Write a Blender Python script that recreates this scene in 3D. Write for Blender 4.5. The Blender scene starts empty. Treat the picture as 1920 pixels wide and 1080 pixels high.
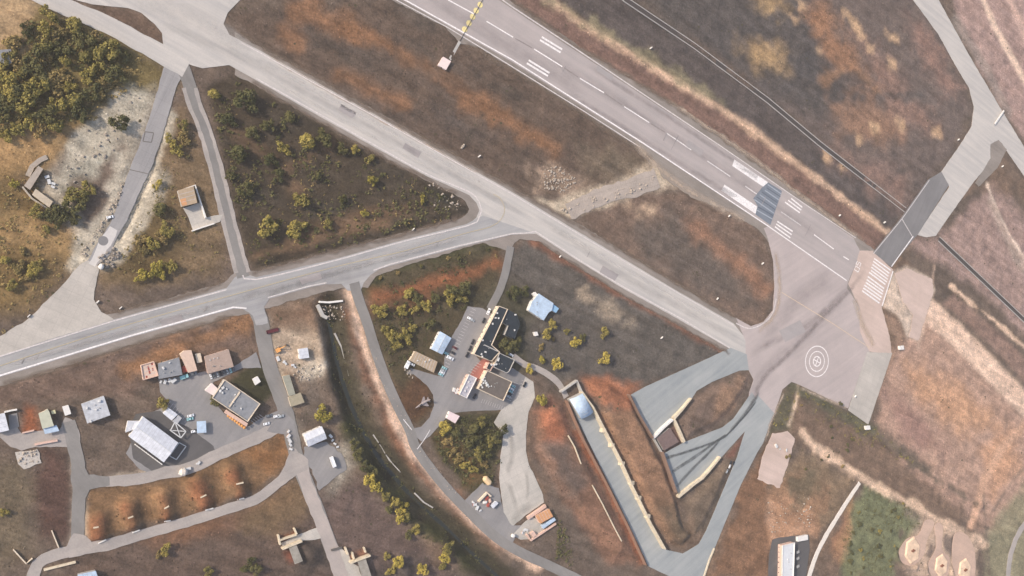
import bpy, math, random
import numpy as np
from mathutils import Vector, Matrix
from mathutils.geometry import tessellate_polygon

random.seed(7)
rng = np.random.default_rng(11)
sc = bpy.context.scene
col = sc.collection
R = math.radians

# ------------------------------------------------------------------ camera, sky, sun, exposure
CAM_H, TILT, FPX = 700.0, R(27.0), 1880.0
cam_d = bpy.data.cameras.new('camera')
cam = bpy.data.objects.new('camera', cam_d); col.objects.link(cam)
cam.location = (0, 0, CAM_H)
cam.rotation_euler = (0, -TILT, 0)
cam_d.sensor_width = 36.0
cam_d.lens = 36.0 * FPX / 1920.0
cam_d.clip_start = 1.0
cam_d.clip_end = 60000.0
sc.camera = cam

SUN_EL, SUN_TRAVEL = R(31.0), Vector((1.0, -0.38, 0)).normalized()   # light travels to the right and slightly down the picture
world = bpy.data.worlds.new('World'); sc.world = world
world.use_nodes = True
nt = world.node_tree
sky = nt.nodes.new('ShaderNodeTexSky'); sky.sky_type = 'NISHITA'; sky.sun_disc = False
sky.sun_elevation = SUN_EL
sky.sun_rotation = math.atan2(-SUN_TRAVEL.x, -SUN_TRAVEL.y)
sky.dust_density = 2.5
nt.nodes['Background'].inputs['Strength'].default_value = 0.15
nt.links.new(sky.outputs[0], nt.nodes['Background'].inputs['Color'])
sd = bpy.data.lights.new('sun', 'SUN'); sd.energy = 3.3; sd.angle = R(2.0); sd.color = (1.0, 0.88, 0.75)
sun = bpy.data.objects.new('sun', sd); col.objects.link(sun)
d = Vector((SUN_TRAVEL.x * math.cos(SUN_EL), SUN_TRAVEL.y * math.cos(SUN_EL), -math.sin(SUN_EL)))
sun.rotation_euler = d.to_track_quat('-Z', 'Y').to_euler()
sun.location = (300, 100, 600)
sc.view_settings.view_transform = 'Standard'
sc.view_settings.look = 'None'
sc.view_settings.exposure = 0.5
sc.view_settings.gamma = 1.0
sc.cycles.max_bounces = 5; sc.cycles.diffuse_bounces = 3; sc.cycles.volume_bounces = 0; sc.cycles.transparent_max_bounces = 12

# ------------------------------------------------------------------ helpers
CA, SA = math.cos(-TILT), math.sin(-TILT)
def P(px, py, z=0.0):
    """map sheet coordinates (survey of the place) -> ground metres at height z"""
    x, y, w = (px - 960) / FPX, (540 - py) / FPX, -1.0
    dx = x * CA + w * SA
    dz = -x * SA + w * CA
    t = (z - CAM_H) / dz
    return Vector((dx * t, y * t, z))
def P2(p, z=0.0):
    v = P(p[0], p[1], z); return (v.x, v.y)
def lin(c):
    return tuple((v / 255 / 12.92) if v / 255 <= 0.04045 else ((v / 255 + 0.055) / 1.055) ** 2.4 for v in c)

def link(name, me, mat=None, parent=None, loc=None):
    o = bpy.data.objects.new(name, me); col.objects.link(o)
    if mat is not None and me is not None and not me.materials: me.materials.append(mat)
    if parent is not None: o.parent = parent
    if loc is not None: o.location = loc
    return o
def tag(o, label, cat=None, group=None, kind=None):
    o['label'] = label
    if cat: o['category'] = cat
    if group: o['group'] = group
    if kind: o['kind'] = kind
    return o
def empty(name, loc, rz=0.0):
    o = bpy.data.objects.new(name, None); col.objects.link(o)
    o.location = loc; o.rotation_euler = (0, 0, rz); o.empty_display_size = 0.5
    return o
def mesh(verts, faces, smooth=False):
    me = bpy.data.meshes.new('m'); me.from_pydata([tuple(v) for v in verts], [], faces); me.update()
    if smooth: me.polygons.foreach_set('use_smooth', [True] * len(me.polygons))
    return me
class MB:
    """collects solids for one mesh"""
    def __init__(s): s.v = []; s.f = []
    def add(s, v, f):
        n = len(s.v); s.v += [tuple(p) for p in v]; s.f += [tuple(i + n for i in q) for q in f]; return s
    def box(s, x0, x1, y0, y1, z0, z1):
        return s.add([(x0,y0,z0),(x1,y0,z0),(x1,y1,z0),(x0,y1,z0),(x0,y0,z1),(x1,y0,z1),(x1,y1,z1),(x0,y1,z1)],
                     [(0,3,2,1),(4,5,6,7),(0,1,5,4),(1,2,6,5),(2,3,7,6),(3,0,4,7)])
    def prism(s, pts, z0, z1, top=True, bottom=True):
        if area(pts) < 0: pts = pts[::-1]
        n = len(pts)
        v = [(p[0], p[1], z0) for p in pts] + [(p[0], p[1], z1) for p in pts]
        f = [(i, (i + 1) % n, n + (i + 1) % n, n + i) for i in range(n)]
        tris = [tuple(t) for t in tessellate_polygon([[Vector((p[0], p[1], 0)) for p in pts]])]
        def up(t):
            a, b, c = (pts[i] for i in t)
            return t if (b[0]-a[0])*(c[1]-a[1]) - (b[1]-a[1])*(c[0]-a[0]) > 0 else t[::-1]
        tris = [up(t) for t in tris]
        if top: f += [tuple(i + n for i in t) for t in tris]
        if bottom: f += [t[::-1] for t in tris]
        return s.add(v, f)
    def seg(s, a, b, w, z0, z1):
        a, b = Vector(a[:2]), Vector(b[:2]); t = (b - a).normalized(); nn = Vector((-t.y, t.x)) * w / 2
        return s.prism([a - nn, b - nn, b + nn, a + nn], z0, z1)
    def tube(s, a, b, r, n=6, r2=None):
        a, b = Vector(a), Vector(b); t = (b - a).normalized(); r2 = r if r2 is None else r2
        u = t.orthogonal().normalized(); w = t.cross(u)
        v = [a + (u * math.cos(2*math.pi*i/n) + w * math.sin(2*math.pi*i/n)) * r for i in range(n)]
        v += [b + (u * math.cos(2*math.pi*i/n) + w * math.sin(2*math.pi*i/n)) * r2 for i in range(n)]
        f = [(i, (i+1) % n, n + (i+1) % n, n + i) for i in range(n)] + [tuple(range(n))[::-1], tuple(range(n, 2*n))]
        return s.add(v, f)
    def mesh(s, smooth=False): return mesh(s.v, s.f, smooth)
def area(p):
    return 0.5 * sum(p[i][0]*p[(i+1) % len(p)][1] - p[(i+1) % len(p)][0]*p[i][1] for i in range(len(p)))
def smooth_line(pts, step=4.0, closed=False):
    """Catmull-Rom through ground points"""
    pts = [Vector((p[0], p[1])) for p in pts]; n = len(pts); out = []
    rngi = range(n) if closed else range(n - 1)
    for i in rngi:
        g = (lambda k: pts[k % n]) if closed else (lambda k: pts[min(max(k, 0), n - 1)])
        p0, p1, p2, p3 = g(i-1), g(i), g(i+1), g(i+2)
        m = max(1, int((p2 - p1).length / step))
        for k in range(m):
            t = k / m
            out.append(0.5 * ((2*p1) + (p2-p0)*t + (2*p0-5*p1+4*p2-p3)*t*t + (3*p1-p0-3*p2+p3)*t**3))
    if not closed: out.append(pts[-1])
    return out
def ragged(pts, amp, step=3.0):
    """subdivide a closed outline and wobble it: worn edges"""
    out = []; n = len(pts)
    for i in range(n):
        a, b = Vector(pts[i][:2]), Vector(pts[(i+1) % n][:2]); L = (b - a).length
        if L < 1e-6: continue
        t = (b - a) / L; nn = Vector((-t.y, t.x)); m = max(1, int(L / step))
        for k in range(m):
            out.append(a + t * L * k / m + nn * (random.uniform(-amp, amp) if k else 0))
    return out

# ------------------------------------------------------------------ materials
MATS = {}
def nodes_of(name):
    m = bpy.data.materials.new(name); m.use_nodes = True
    n = m.node_tree.nodes; b = n['Principled BSDF']
    return m, n, m.node_tree.links, b
def mat(name, c, rough=0.8, var=0.12, scale=0.4, spec=0.3, metal=0.0, bump=0.0, stain=None):
    """plain painted / mineral surface with uneven tone"""
    if name in MATS: return MATS[name]
    m, n, l, b = nodes_of(name)
    b.inputs['Roughness'].default_value = rough
    b.inputs['Specular IOR Level'].default_value = spec
    b.inputs['Metallic'].default_value = metal
    geo = n.new('ShaderNodeNewGeometry')
    t = n.new('ShaderNodeTexNoise'); t.inputs['Scale'].default_value = scale; t.inputs['Detail'].default_value = 6; t.inputs['Roughness'].default_value = 0.65
    l.new(geo.outputs['Position'], t.inputs['Vector'])
    r = n.new('ShaderNodeValToRGB'); base = lin(c)
    r.color_ramp.elements[0].position = 0.3; r.color_ramp.elements[1].position = 0.7
    r.color_ramp.elements[0].color = tuple(v * (1 - var) for v in base) + (1,)
    hi = stain and lin(stain) or tuple(min(1, v * (1 + var)) for v in base)
    r.color_ramp.elements[1].color = tuple(hi) + (1,)
    l.new(t.outputs['Fac'], r.inputs['Fac']); l.new(r.outputs['Color'], b.inputs['Base Color'])
    if bump:
        bp = n.new('ShaderNodeBump'); bp.inputs['Strength'].default_value = bump; bp.inputs['Distance'].default_value = 0.3
        l.new(t.outputs['Fac'], bp.inputs['Height']); l.new(bp.outputs[0], b.inputs['Normal'])
    MATS[name] = m; return m
def paved(name, c, c2, ang=0.0, streak=0.5, fine=0.12, slab=0.0, rough=0.85):
    """worn asphalt or concrete: broad patches, streaks along the traffic, fine grit, optional slab joints"""
    if name in MATS: return MATS[name]
    m, n, l, b = nodes_of(name)
    b.inputs['Roughness'].default_value = rough; b.inputs['Specular IOR Level'].default_value = 0.25
    geo = n.new('ShaderNodeNewGeometry')
    def noise(scale, detail, sx=1, sy=1, ro=0.6):
        mp = n.new('ShaderNodeMapping'); mp.vector_type = 'TEXTURE'
        mp.inputs['Rotation'].default_value = (0, 0, ang); mp.inputs['Scale'].default_value = (sx, sy, 1)
        l.new(geo.outputs['Position'], mp.inputs['Vector'])
        t = n.new('ShaderNodeTexNoise'); t.inputs['Scale'].default_value = scale; t.inputs['Detail'].default_value = detail; t.inputs['Roughness'].default_value = ro
        l.new(mp.outputs[0], t.inputs['Vector']); return t.outputs['Fac']
    def math_(op, a, bb):
        q = n.new('ShaderNodeMath'); q.operation = op
        for i, v in enumerate((a, bb)):
            if isinstance(v, (int, float)): q.inputs[i].default_value = v
            else: l.new(v, q.inputs[i])
        return q.outputs[0]
    patch = noise(0.028, 6, 1, 1, 0.7)
    strk = noise(0.25, 5, 16, 1)
    grit = noise(0.9, 6)
    f = math_('ADD', math_('MULTIPLY', patch, 1 - streak), math_('MULTIPLY', strk, streak))
    r = n.new('ShaderNodeValToRGB')
    r.color_ramp.elements[0].position = 0.34; r.color_ramp.elements[1].position = 0.64
    r.color_ramp.elements[0].color = lin(c2) + (1,); r.color_ramp.elements[1].color = lin(c) + (1,)
    l.new(f, r.inputs['Fac'])
    g = math_('ADD', math_('MULTIPLY', grit, 2 * fine), 1 - fine)
    if slab:
        mp = n.new('ShaderNodeMapping'); mp.vector_type = 'TEXTURE'; mp.inputs['Rotation'].default_value = (0, 0, ang)
        l.new(geo.outputs['Position'], mp.inputs['Vector'])
        br = n.new('ShaderNodeTexBrick'); br.offset = 0.0; br.inputs['Scale'].default_value = 1.0
        br.inputs['Brick Width'].default_value = slab; br.inputs['Row Height'].default_value = slab
        br.inputs['Mortar Size'].default_value = 0.09; br.inputs['Mortar Smooth'].default_value = 0.6
        br.inputs['Color1'].default_value = (1, 1, 1, 1); br.inputs['Color2'].default_value = (0.94, 0.94, 0.95, 1); br.inputs['Mortar'].default_value = (0.72, 0.71, 0.7, 1)
        l.new(mp.outputs[0], br.inputs['Vector']); g = math_('MULTIPLY', g, br.outputs['Color'])
    mx = n.new('ShaderNodeVectorMath'); mx.operation = 'SCALE'
    l.new(r.outputs['Color'], mx.inputs[0]); l.new(g, mx.inputs['Scale'])
    l.new(mx.outputs[0], b.inputs['Base Color'])
    MATS[name] = m; return m
def paint(name, c, wear=0.35):
    """road paint worn through to nothing but a paler tone"""
    return mat(name, c, 0.7, wear * 0.5, 0.8, 0.2)

RW = math.atan2(P(1440, 424).y - P(960, 116).y, P(1440, 424).x - P(960, 116).x)      # runway heading
TW = math.atan2(P(250, 600).y - P(760, 470).y, P(250, 600).x - P(760, 470).x)
M_run = paved('runway_asphalt', (178, 167, 163), (158, 150, 147), RW, 0.5)
M_shoulder = paved('shoulder_asphalt', (152, 142, 134), (122, 114, 106), RW, 0.4, 0.22)
M_taxi = paved('taxiway_asphalt', (198, 191, 183), (172, 168, 164), RW, 0.65)
M_taxi2 = paved('cross_taxiway_asphalt', (174, 171, 168), (146, 145, 146), TW, 0.65)
M_end = paved('turning_apron_asphalt', (186, 173, 168), (164, 153, 150), RW + 0.9, 0.4)
M_tan = paved('sandy_overrun', (206, 184, 172), (180, 160, 148), RW, 0.4, 0.15)
M_conc = paved('old_concrete', (196, 188, 178), (166, 160, 152), RW, 0.25, 0.14, 7.5)
M_conc2 = paved('grey_concrete', (200, 192, 182), (164, 160, 152), 0.4, 0.25, 0.18, 6.0)
M_ramp = paved('ramp_concrete', (166, 168, 166), (136, 142, 144), 0.55, 0.45, 0.12)
M_road = paved('road_asphalt', (142, 138, 134), (118, 115, 112), -1.0, 0.3, 0.12)
M_roadp = paved('pale_road', (178, 168, 160), (146, 140, 136), 0.3, 0.3, 0.2)
M_lot = paved('parking_asphalt', (150, 146, 144), (124, 122, 122), 1.0, 0.35, 0.12)
M_dark = paved('dark_asphalt', (100, 97, 96), (82, 80, 80), 0.6, 0.3, 0.12)
M_dark2 = paved('dark_link_asphalt', (134, 131, 130), (112, 110, 110), RW + 1.5, 0.4, 0.12)
M_sand = paved('trodden_sand', (205, 176, 156), (170, 145, 130), RW, 0.3, 0.25)
M_white = paint('white_paint', (232, 226, 223), 0.45)
M_dim = paint('faded_white_paint', (206, 198, 194), 0.5)
M_yellow = paint('yellow_paint', (192, 176, 140), 0.4)
M_blue = paved('blue_grey_overpaint', (128, 134, 142), (104, 112, 122), RW, 0.8)
M_bluel = paint('pale_blue_stripe', (158, 164, 172))
M_blued = paint('dark_blue_stripe', (92, 100, 112))
M_cable = mat('cable_steel', (70, 68, 66), 0.5, 0.1)

# ------------------------------------------------------------------ paved sheets
PAVED = []          # outlines in ground metres, used to press the terrain flat below them
_z = [0.06]
_m = [0]
SHEETS = []         # (outline, height) so that things can stand on them
def lay():
    _z[0] += 0.003; return _z[0]
def lay2():
    _m[0] += 1; return _z[0] + 0.004 + (_m[0] % 16) * 0.003
def sheet_mesh(pts, z, thick=0.25):
    mb = MB(); mb.prism(pts, z - thick, z, True, False); return mb.mesh()
def sheet(name, px, m, smooth=False, wob=0.35, label=None, press=True):
    pts = [P2(p) for p in px]
    if smooth: pts = smooth_line(pts, 4.0, True)
    if press: PAVED.append(([tuple(p) for p in pts], 2.5))
    z = lay(); SHEETS.append(([tuple(p) for p in pts], z))
    o = link(name, sheet_mesh(ragged(pts, wob) if wob else pts, z), m)
    o['kind'] = 'structure'
    if label: o['label'] = label
    return o
def ribbon_pts(px, w, smooth=True, wob=0.0):
    c = [P2(p) for p in px]
    c = smooth_line(c, 4.0) if smooth else [Vector(p) for p in c]
    n = len(c); L = []; Rr = []
    ws = w if isinstance(w, (list, tuple)) else None
    for i in range(n):
        t = (c[min(i+1, n-1)] - c[max(i-1, 0)]).normalized(); nn = Vector((-t.y, t.x))
        ww = (ws[0] + (ws[1] - ws[0]) * i / (n - 1)) if ws else w
        L.append(c[i] + nn * (ww/2 + random.uniform(-wob, wob))); Rr.append(c[i] - nn * (ww/2 + random.uniform(-wob, wob)))
    return c, L, Rr
def ribbon_mesh(px, w, z, smooth=True, wob=0.0, thick=0.25):
    c, L, Rr = ribbon_pts(px, w, smooth, wob); n = len(c)
    v = [(p.x, p.y, z) for p in L] + [(p.x, p.y, z) for p in Rr]
    f = [(i, n + i, n + i + 1, i + 1) for i in range(n - 1)]
    if thick:
        v += [(p.x, p.y, z - thick) for p in L] + [(p.x, p.y, z - thick) for p in Rr]
        f += [(i, i + 1, 2*n + i + 1, 2*n + i) for i in range(n - 1)] + [(n + i + 1, n + i, 3*n + i, 3*n + i + 1) for i in range(n - 1)]
        f += [(0, 2*n, 3*n, n), (n - 1, 2*n - 1, 4*n - 1, 3*n - 1)]
    return mesh(v, f)
def road(name, px, w, m, wob=0.3, label=None, press=True):
    if press:
        _, L, Rr = ribbon_pts(px, w); PAVED.append(([tuple(p) for p in L + Rr[::-1]], 2.5)); SHEETS.append(([tuple(p) for p in L + Rr[::-1]], _z[0] + 0.003))
    o = link(name, ribbon_mesh(px, w, lay(), True, wob), m); o['kind'] = 'structure'
    if label: o['label'] = label
    return o
def stripe(name, px, w, m, parent, smooth=False, wob=0.0):
    return link(name, ribbon_mesh(px, w, lay2(), smooth, wob, 0.0), m, parent)
def patch(name, px, m, parent, wob=0.0):
    pts = [P2(p) for p in px]
    return link(name, sheet_mesh(ragged(pts, wob) if wob else pts, lay2(), 0.003), m, parent)

def deposit_mat(name, c, k=1.0):
    if name in MATS: return MATS[name]
    m, n, l, b = nodes_of(name); b.inputs['Roughness'].default_value = 0.9; b.inputs['Base Color'].default_value = lin(c) + (1,)
    at_ = n.new('ShaderNodeAttribute'); at_.attribute_name = 'cover'; geo = n.new('ShaderNodeNewGeometry')
    t = n.new('ShaderNodeTexNoise'); t.inputs['Scale'].default_value = 0.12; t.inputs['Detail'].default_value = 6; t.inputs['Roughness'].default_value = 0.7
    l.new(geo.outputs['Position'], t.inputs['Vector'])
    mr = n.new('ShaderNodeMapRange'); mr.inputs['From Min'].default_value = 0.3; mr.inputs['From Max'].default_value = 0.65; mr.inputs['To Min'].default_value = 0.25 * k; mr.inputs['To Max'].default_value = k
    l.new(t.outputs['Fac'], mr.inputs['Value'])
    mu = n.new('ShaderNodeMath'); mu.operation = 'MULTIPLY'; l.new(at_.outputs['Fac'], mu.inputs[0]); l.new(mr.outputs[0], mu.inputs[1])
    tr = n.new('ShaderNodeBsdfTransparent'); mx = n.new('ShaderNodeMixShader')
    l.new(mu.outputs[0], mx.inputs[0]); l.new(tr.outputs[0], mx.inputs[1]); l.new(b.outputs[0], mx.inputs[2]); l.new(mx.outputs[0], n['Material Output'].inputs['Surface'])
    MATS[name] = m; return m
def deposit(name, px, w, m, parent, a=1.0, wob=0.4, fade=0.15):
    c = smooth_line([P2(p) for p in px], 5.0); n = len(c); prof = [(-1, 0), (-.55, .55), (0, 1), (.55, .55), (1, 0)]; v = []; al = []; z = lay2()
    for i in range(n):
        t = (c[min(i+1, n-1)] - c[max(i-1, 0)]).normalized(); nn = Vector((-t.y, t.x)); e = min(1.0, i / (n-1) / fade, (1 - i/(n-1)) / fade); o_ = random.uniform(-wob, wob)
        ws = w if not isinstance(w, tuple) else w[0] + (w[1] - w[0]) * i / (n - 1)
        for q, f_ in prof:
            pnt = c[i] + nn * (q * ws / 2 + o_); v.append((pnt.x, pnt.y, z)); al.append(a * f_ * e)
    f = [(5*i + k, 5*i + k + 1, 5*i + k + 6, 5*i + k + 5) for i in range(n - 1) for k in range(4)]
    me_ = mesh(v, f); at_ = me_.color_attributes.new('cover', 'FLOAT_COLOR', 'POINT'); at_.data.foreach_set('color', [x for q in al for x in (q, q, q, 1)])
    return link(name, me_, m, parent)
# shoulders first, then the carriageways, then the paint
sh_run = sheet('runway_shoulder', [(735,0),(835,50),(854,70),(862,82),(900,90),(960,128),(1100,216),(1185,270),(1228,302),(1240,330),(1300,372),(1372,398),(1424,432),(1445,458),(1470,470),
               (1590,548),(1612,590),(1640,560),(1672,505),(1636,466),(1600,438),(1560,412),(1546,400),(1440,321),(1372,268),(1240,182),(1228,176),(1100,96),(955,0),(900,-30),(700,-30)], M_shoulder, wob=0.7)
sh_tx = sheet('taxiway_shoulder', [(440,60),(480,84),(600,150),(700,205),(800,262),(880,306),(1000,374),(1070,412),(1100,428),(1180,480),(1260,527),(1330,570),(1385,600),(1420,640),(1420,680),(1362,660),(1280,614),(1167,552),(1060,486),(1010,452),(975,448),(950,470),
               (905,455),(862,468),(740,505),(705,518),(690,540),(640,540),(560,560),(480,585),(437,592),(250,646),(0,724),(-60,740),(-60,660),(0,650),(212,588),(420,530),(440,512),(480,508),(630,470),(755,437),(850,415),(872,404),(880,392),(872,376),(850,362),(800,339),(695,281),(560,206),(480,160),(440,140)], M_shoulder, wob=0.6)
runway = sheet('runway', [(755,0),(960,116),(1205,270),(1440,424),(1590,528),(1604,496),(1612,470),(1600,446),(1512,386),(1345,272),(1080,96),(935,0),(880,-36),(700,-36)], M_run, wob=0.1)
taxi = sheet('parallel_taxiway', [(60,-30),(460,-30),(450,0),(427,24),(419,45),(430,65),(480,91),(600,158),(700,213),(800,270),(960,360),(1060,420),(1260,540),(1375,606),(1402,640),(1400,669),(1370,655),(1280,603),(1167,540),(1085,490),(1005,438),(960,440),(905,450),(880,420),(893,408),(899,394),(893,380),(880,366),(850,352),(800,330),(695,272),(560,196),(480,150),(430,122),(380,128),(345,118),(312,98),(306,82),(304,62),(290,45),(265,24),(240,15),(172,8),(120,-6)], M_taxi, wob=0.12)
cross = sheet('cross_taxiway', [(1000,436),(960,440),(860,464),(730,499),(712,504),(694,516),(682,530),(676,545),(652,545),(640,532),(610,533),(577,540),(502,561),(488,570),(480,585),(462,580),(437,579),(250,631),(0,707),(-60,722),(-60,682),(0,665),(212,599),(425,540),(440,520),(455,512),(480,520),(630,485),(755,450),(875,420),(905,404)], M_taxi2, wob=0.12)
island = sheet('end_apron', [(1380,596),(1408,612),(1432,603),(1449,582),(1452,540),(1450,490),(1440,448),(1432,428),(1440,424),(1590,528),(1588,540),(1612,577),(1612,622),(1632,658),(1625,664),(1590,766),(1500,722),(1484,716),(1467,730),(1452,775),(1430,832),(1420,848),(1397,808),(1405,735),(1413,712),(1404,694),(1398,680),(1398,640)], M_end, wob=0.15)
over = sheet('sandy_overrun', [(1590,532),(1604,496),(1612,470),(1636,470),(1674,505),(1653,575),(1668,630),(1672,664),(1630,659),(1612,622),(1612,577)], M_tan, wob=0.4)
pad = sheet('concrete_strip', [(1626,660),(1673,662),(1628,796),(1590,769)], M_conc, wob=0.15)
east = sheet('east_taxiway', [(1700,-20),(1750,-20),(1760,0),(1815,100),(1877,205),(1920,275),(1960,330),(1960,380),(1920,330),(1880,272),(1872,262),(1860,300),(1825,342),(1775,412),(1755,442),(1737,445),(1720,440),(1780,350),(1765,322),(1800,272),(1822,236),(1826,200),(1817,165),(1790,120),(1760,65),(1712,0)], M_taxi, wob=0.25)
link_road = sheet('asphalt_link', [(1765,322),(1779,347),(1722,438),(1670,500),(1637,473),(1690,408),(1740,337)], M_dark2, wob=0.1)
sheet('east_service_road', [(1857,270),(1872,262),(1888,280),(1870,315),(1835,350),(1828,343),(1857,297)], M_shoulder, wob=0.4)
ramp_n = sheet('upper_ramp', [(1183,740),(1210,725),(1310,680),(1370,652),(1400,664),(1404,694),(1386,695),(1335,716),(1306,733),(1296,749),(1262,786),(1226,820),(1201,780)], M_ramp, wob=0.1)
ramp_s = sheet('lower_ramp', [(1245,850),(1283,829),(1355,801),(1375,785),(1410,735),(1425,760),(1397,808),(1352,858),(1302,908),(1274,932),(1258,890)], M_ramp, wob=0.1)
spur = sheet('sloping_road', [(1420,740),(1452,775),(1430,832),(1420,848),(1390,907),(1340,1027),(1318,1090),(1262,1084),(1216,1062),(1180,985),(1095,812),(1066,750),(1094,735),(1118,775),(1142,830),(1202,945),(1247,1030),(1280,1038),(1310,1020),(1324,995),(1343,950),(1382,857),(1397,808)], M_ramp, wob=0.15)
lot = sheet('car_park', [(877,574),(905,578),(925,590),(890,664),(912,690),(962,690),(985,706),(1000,718),(985,750),(945,768),(868,772),(846,775),(826,795),(806,818),(790,828),(768,805),(790,800),(806,782),(814,760),(812,740),(800,722),(776,702),(762,700),(770,690),(822,705),(832,690),(836,650),(866,600)], M_lot, wob=0.2)
plaza = sheet('red_paved_forecourt', [(906,672),(918,677),(908,700),(896,716),(880,706),(888,690)], paved('red_paving', (176,116,104), (150,98,90), 0.9, 0.3, 0.15, 2.0), wob=0.1, label='small red-paved forecourt')
conc = sheet('pale_concrete_apron', [(985,706),(1000,716),(1003,745),(991,772),(986,812),(986,846),(992,872),(1002,892),(1018,928),(1020,942),(985,966),(958,990),(944,960),(940,930),(936,895),(938,862),(944,815),(926,792),(940,768),(968,748)], M_conc2, wob=0.3)
yard_s = sheet('service_yard', [(880,930),(905,905),(935,915),(944,960),(960,985),(978,985),(960,1020),(925,998),(885,962),(870,940)], M_lot, wob=0.5)
sheet('container_yard_floor', [(960,1003),(995,968),(1010,975),(1020,992),(998,1010),(976,1012)], M_conc2, wob=0.3)
lot_w = sheet('west_parking_yard', [(297,712),(345,705),(395,694),(440,686),(480,660),(490,690),(455,690),(400,716),(395,745),(420,775),(465,800),(488,785),(530,765),(545,795),(500,815),(440,838),(400,852),(345,884),(300,895),(262,880),(236,850),(270,780),(320,758),(300,735)], M_lot, wob=0.3)
lot_d = sheet('dark_yard', [(255,776),(300,770),(325,790),(352,800),(400,836),(404,848),(345,884),(300,893),(250,860),(240,800)], M_dark, wob=0.2)
sheet('hut_yard', [(570,838),(612,828),(640,850),(650,880),(622,900),(598,920),(585,880),(568,866)], M_lot, wob=0.8)
yard_l = sheet('garage_yard', [(0,808),(16,806),(30,795),(40,812),(70,808),(110,808),(122,782),(140,790),(150,815),(150,845),(125,838),(66,838),(40,845),(20,838),(0,820)], M_roadp, wob=0.4)
sheet('walled_yard_floor', [(16,778),(32,774),(36,800),(18,806)], M_lot, wob=0.1)
strip = sheet('worn_strip', [(312,104),(352,122),(330,165),(316,215),(298,275),(284,314),(262,360),(238,414),(222,440),(205,478),(178,502),(162,496),(180,460),(206,420),(222,380),(238,330),(256,285),(280,222),(298,160)], paved('strip_concrete', (164,160,158), (140,138,138), 1.15, 0.5, 0.14, 9.0), wob=0.3)
patch('new_concrete', [(206,424),(220,432),(212,452),(196,478),(178,500),(166,494),(182,462)], paved('fresh_concrete', (206,200,194), (190,186,182), 1.1, 0.3, 0.1), strip, 0.8)
pc = P(193.5, 451.5); _zz = lay2(); link('round_patch', mesh([(pc.x + 3.1*math.cos(i*math.pi/12), pc.y + 3.1*math.sin(i*math.pi/12), _zz) for i in range(24)], [tuple(range(24))]), mat('damp_asphalt', (126,124,124), 0.8, 0.05), strip)
for a_, b_ in (((272,247),(288,249)), ((288,249),(284,267)), ((284,267),(268,265)), ((268,265),(272,247))):
    stripe('cut_joint', [a_, b_], 0.6, mat('dark_joint', (104,98,94), 0.9, 0.1), strip)
stripe('cut_joint', [(243,318),(278,326)], 0.5, MATS['dark_joint'], strip)
fan = sheet('concrete_fan', [(150,496),(164,488),(186,500),(182,520),(177,545),(176,562),(190,585),(214,599),(100,634),(0,668),(-40,680),(-40,655),(50,600),(110,542)], M_conc, wob=0.4)
road('winding_road', [(664,530),(672,560),(687,602),(705,660),(725,715),(745,760),(768,806),(783,845),(830,907),(880,960),(930,1007),(975,1035),(1020,1056),(1075,1082),(1120,1105)], 7.6, M_road, 0.1)
road('west_road', [(476,572),(488,600),(497,650),(510,700),(527,745),(541,790),(552,840),(562,875),(577,912),(592,950),(607,988),(622,1030),(642,1085)], [10.5, 9.5], M_road, 0.3)
road('berm_road', [(562,872),(535,893),(505,918),(478,937),(430,953),(375,971),(310,990),(250,1007),(200,1022),(150,1030),(100,1042),(70,1058),(60,1090)], [7.0, 7.5], M_roadp, 0.3)
road('short_west_road', [(128,790),(138,830),(146,870),(148,920),(146,970),(146,1026)], 8.0, M_road, 0.3)
road('yard_road', [(147,914),(170,906),(210,902),(260,898),(310,886),(350,880),(410,852),(470,826),(520,800),(540,785)], [7.0, 9.0], M_roadp, 0.4)
road('avenue', [(338,112),(352,150),(366,195),(385,245),(404,310),(426,400),(440,455),(456,520)], 8.6, M_road, 0.15)
for nm, pts in (('avenue_kerb', [(344,165),(358,205),(374,245),(393,310),(415,402),(430,460),(443,512)]), ('avenue_kerb', [(366,165),(378,205),(395,245),(414,310),(436,400),(450,455),(466,510)])):
    road(nm, pts, 2.6, M_roadp, 0.4, press=False)
road('garden_link_road', [(957,462),(952,490),(945,520),(935,548),(918,580)], 6.4, M_road, 0.2)
road('footpath', [(962,668),(985,684),(1005,690),(1030,704),(1050,722),(1062,745)], 5.0, M_roadp, 0.2)
road('old_crossing', [(1066,398),(1090,385),(1120,372),(1170,356),(1205,346),(1232,334)], [13, 17], paved('broken_concrete', (184,170,158), (148,138,130), 0.3, 0.2, 0.35, 9.0), 1.3)
road('top_left_side_road', [(40,-24),(110,8),(160,28),(200,46),(250,72),(300,100),(350,128)], [10.0, 13.0], M_taxi, 0.4)
road('white_path', [(1612,905),(1590,938),(1562,982),(1540,1020),(1525,1055),(1515,1090)], [4.0, 5.0], mat('white_gravel', (222,212,200), 0.9, 0.12), 0.3)
sheet('roadside_hardstanding', [(1432,850),(1448,812),(1476,808),(1490,822),(1480,860),(1462,915),(1440,908),(1420,898)], M_tan, wob=0.9)
sheet('dark_office_yard', [(1448,1012),(1460,1008),(1494,1004),(1516,1002),(1518,1030),(1510,1085),(1440,1090),(1442,1040)], M_dark, wob=0.2)
road('far_corner_road', [(1935,965),(1910,1000),(1895,1040),(1890,1085)], 7.0, M_roadp, 0.5)
for pp in ([(1700,1010),(1722,1002),(1735,975),(1752,980),(1738,1012),(1732,1040),(1712,1060),(1692,1055),(1685,1035)], [(1752,985),(1768,985),(1766,1030),(1780,1045),(1776,1080),(1752,1085),(1740,1060),(1755,1025)], [(1790,1000),(1815,1005),(1828,1040),(1825,1085),(1795,1085),(1785,1050)]):
    sheet('sandy_pad', pp, M_sand, True, 0.3)
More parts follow.
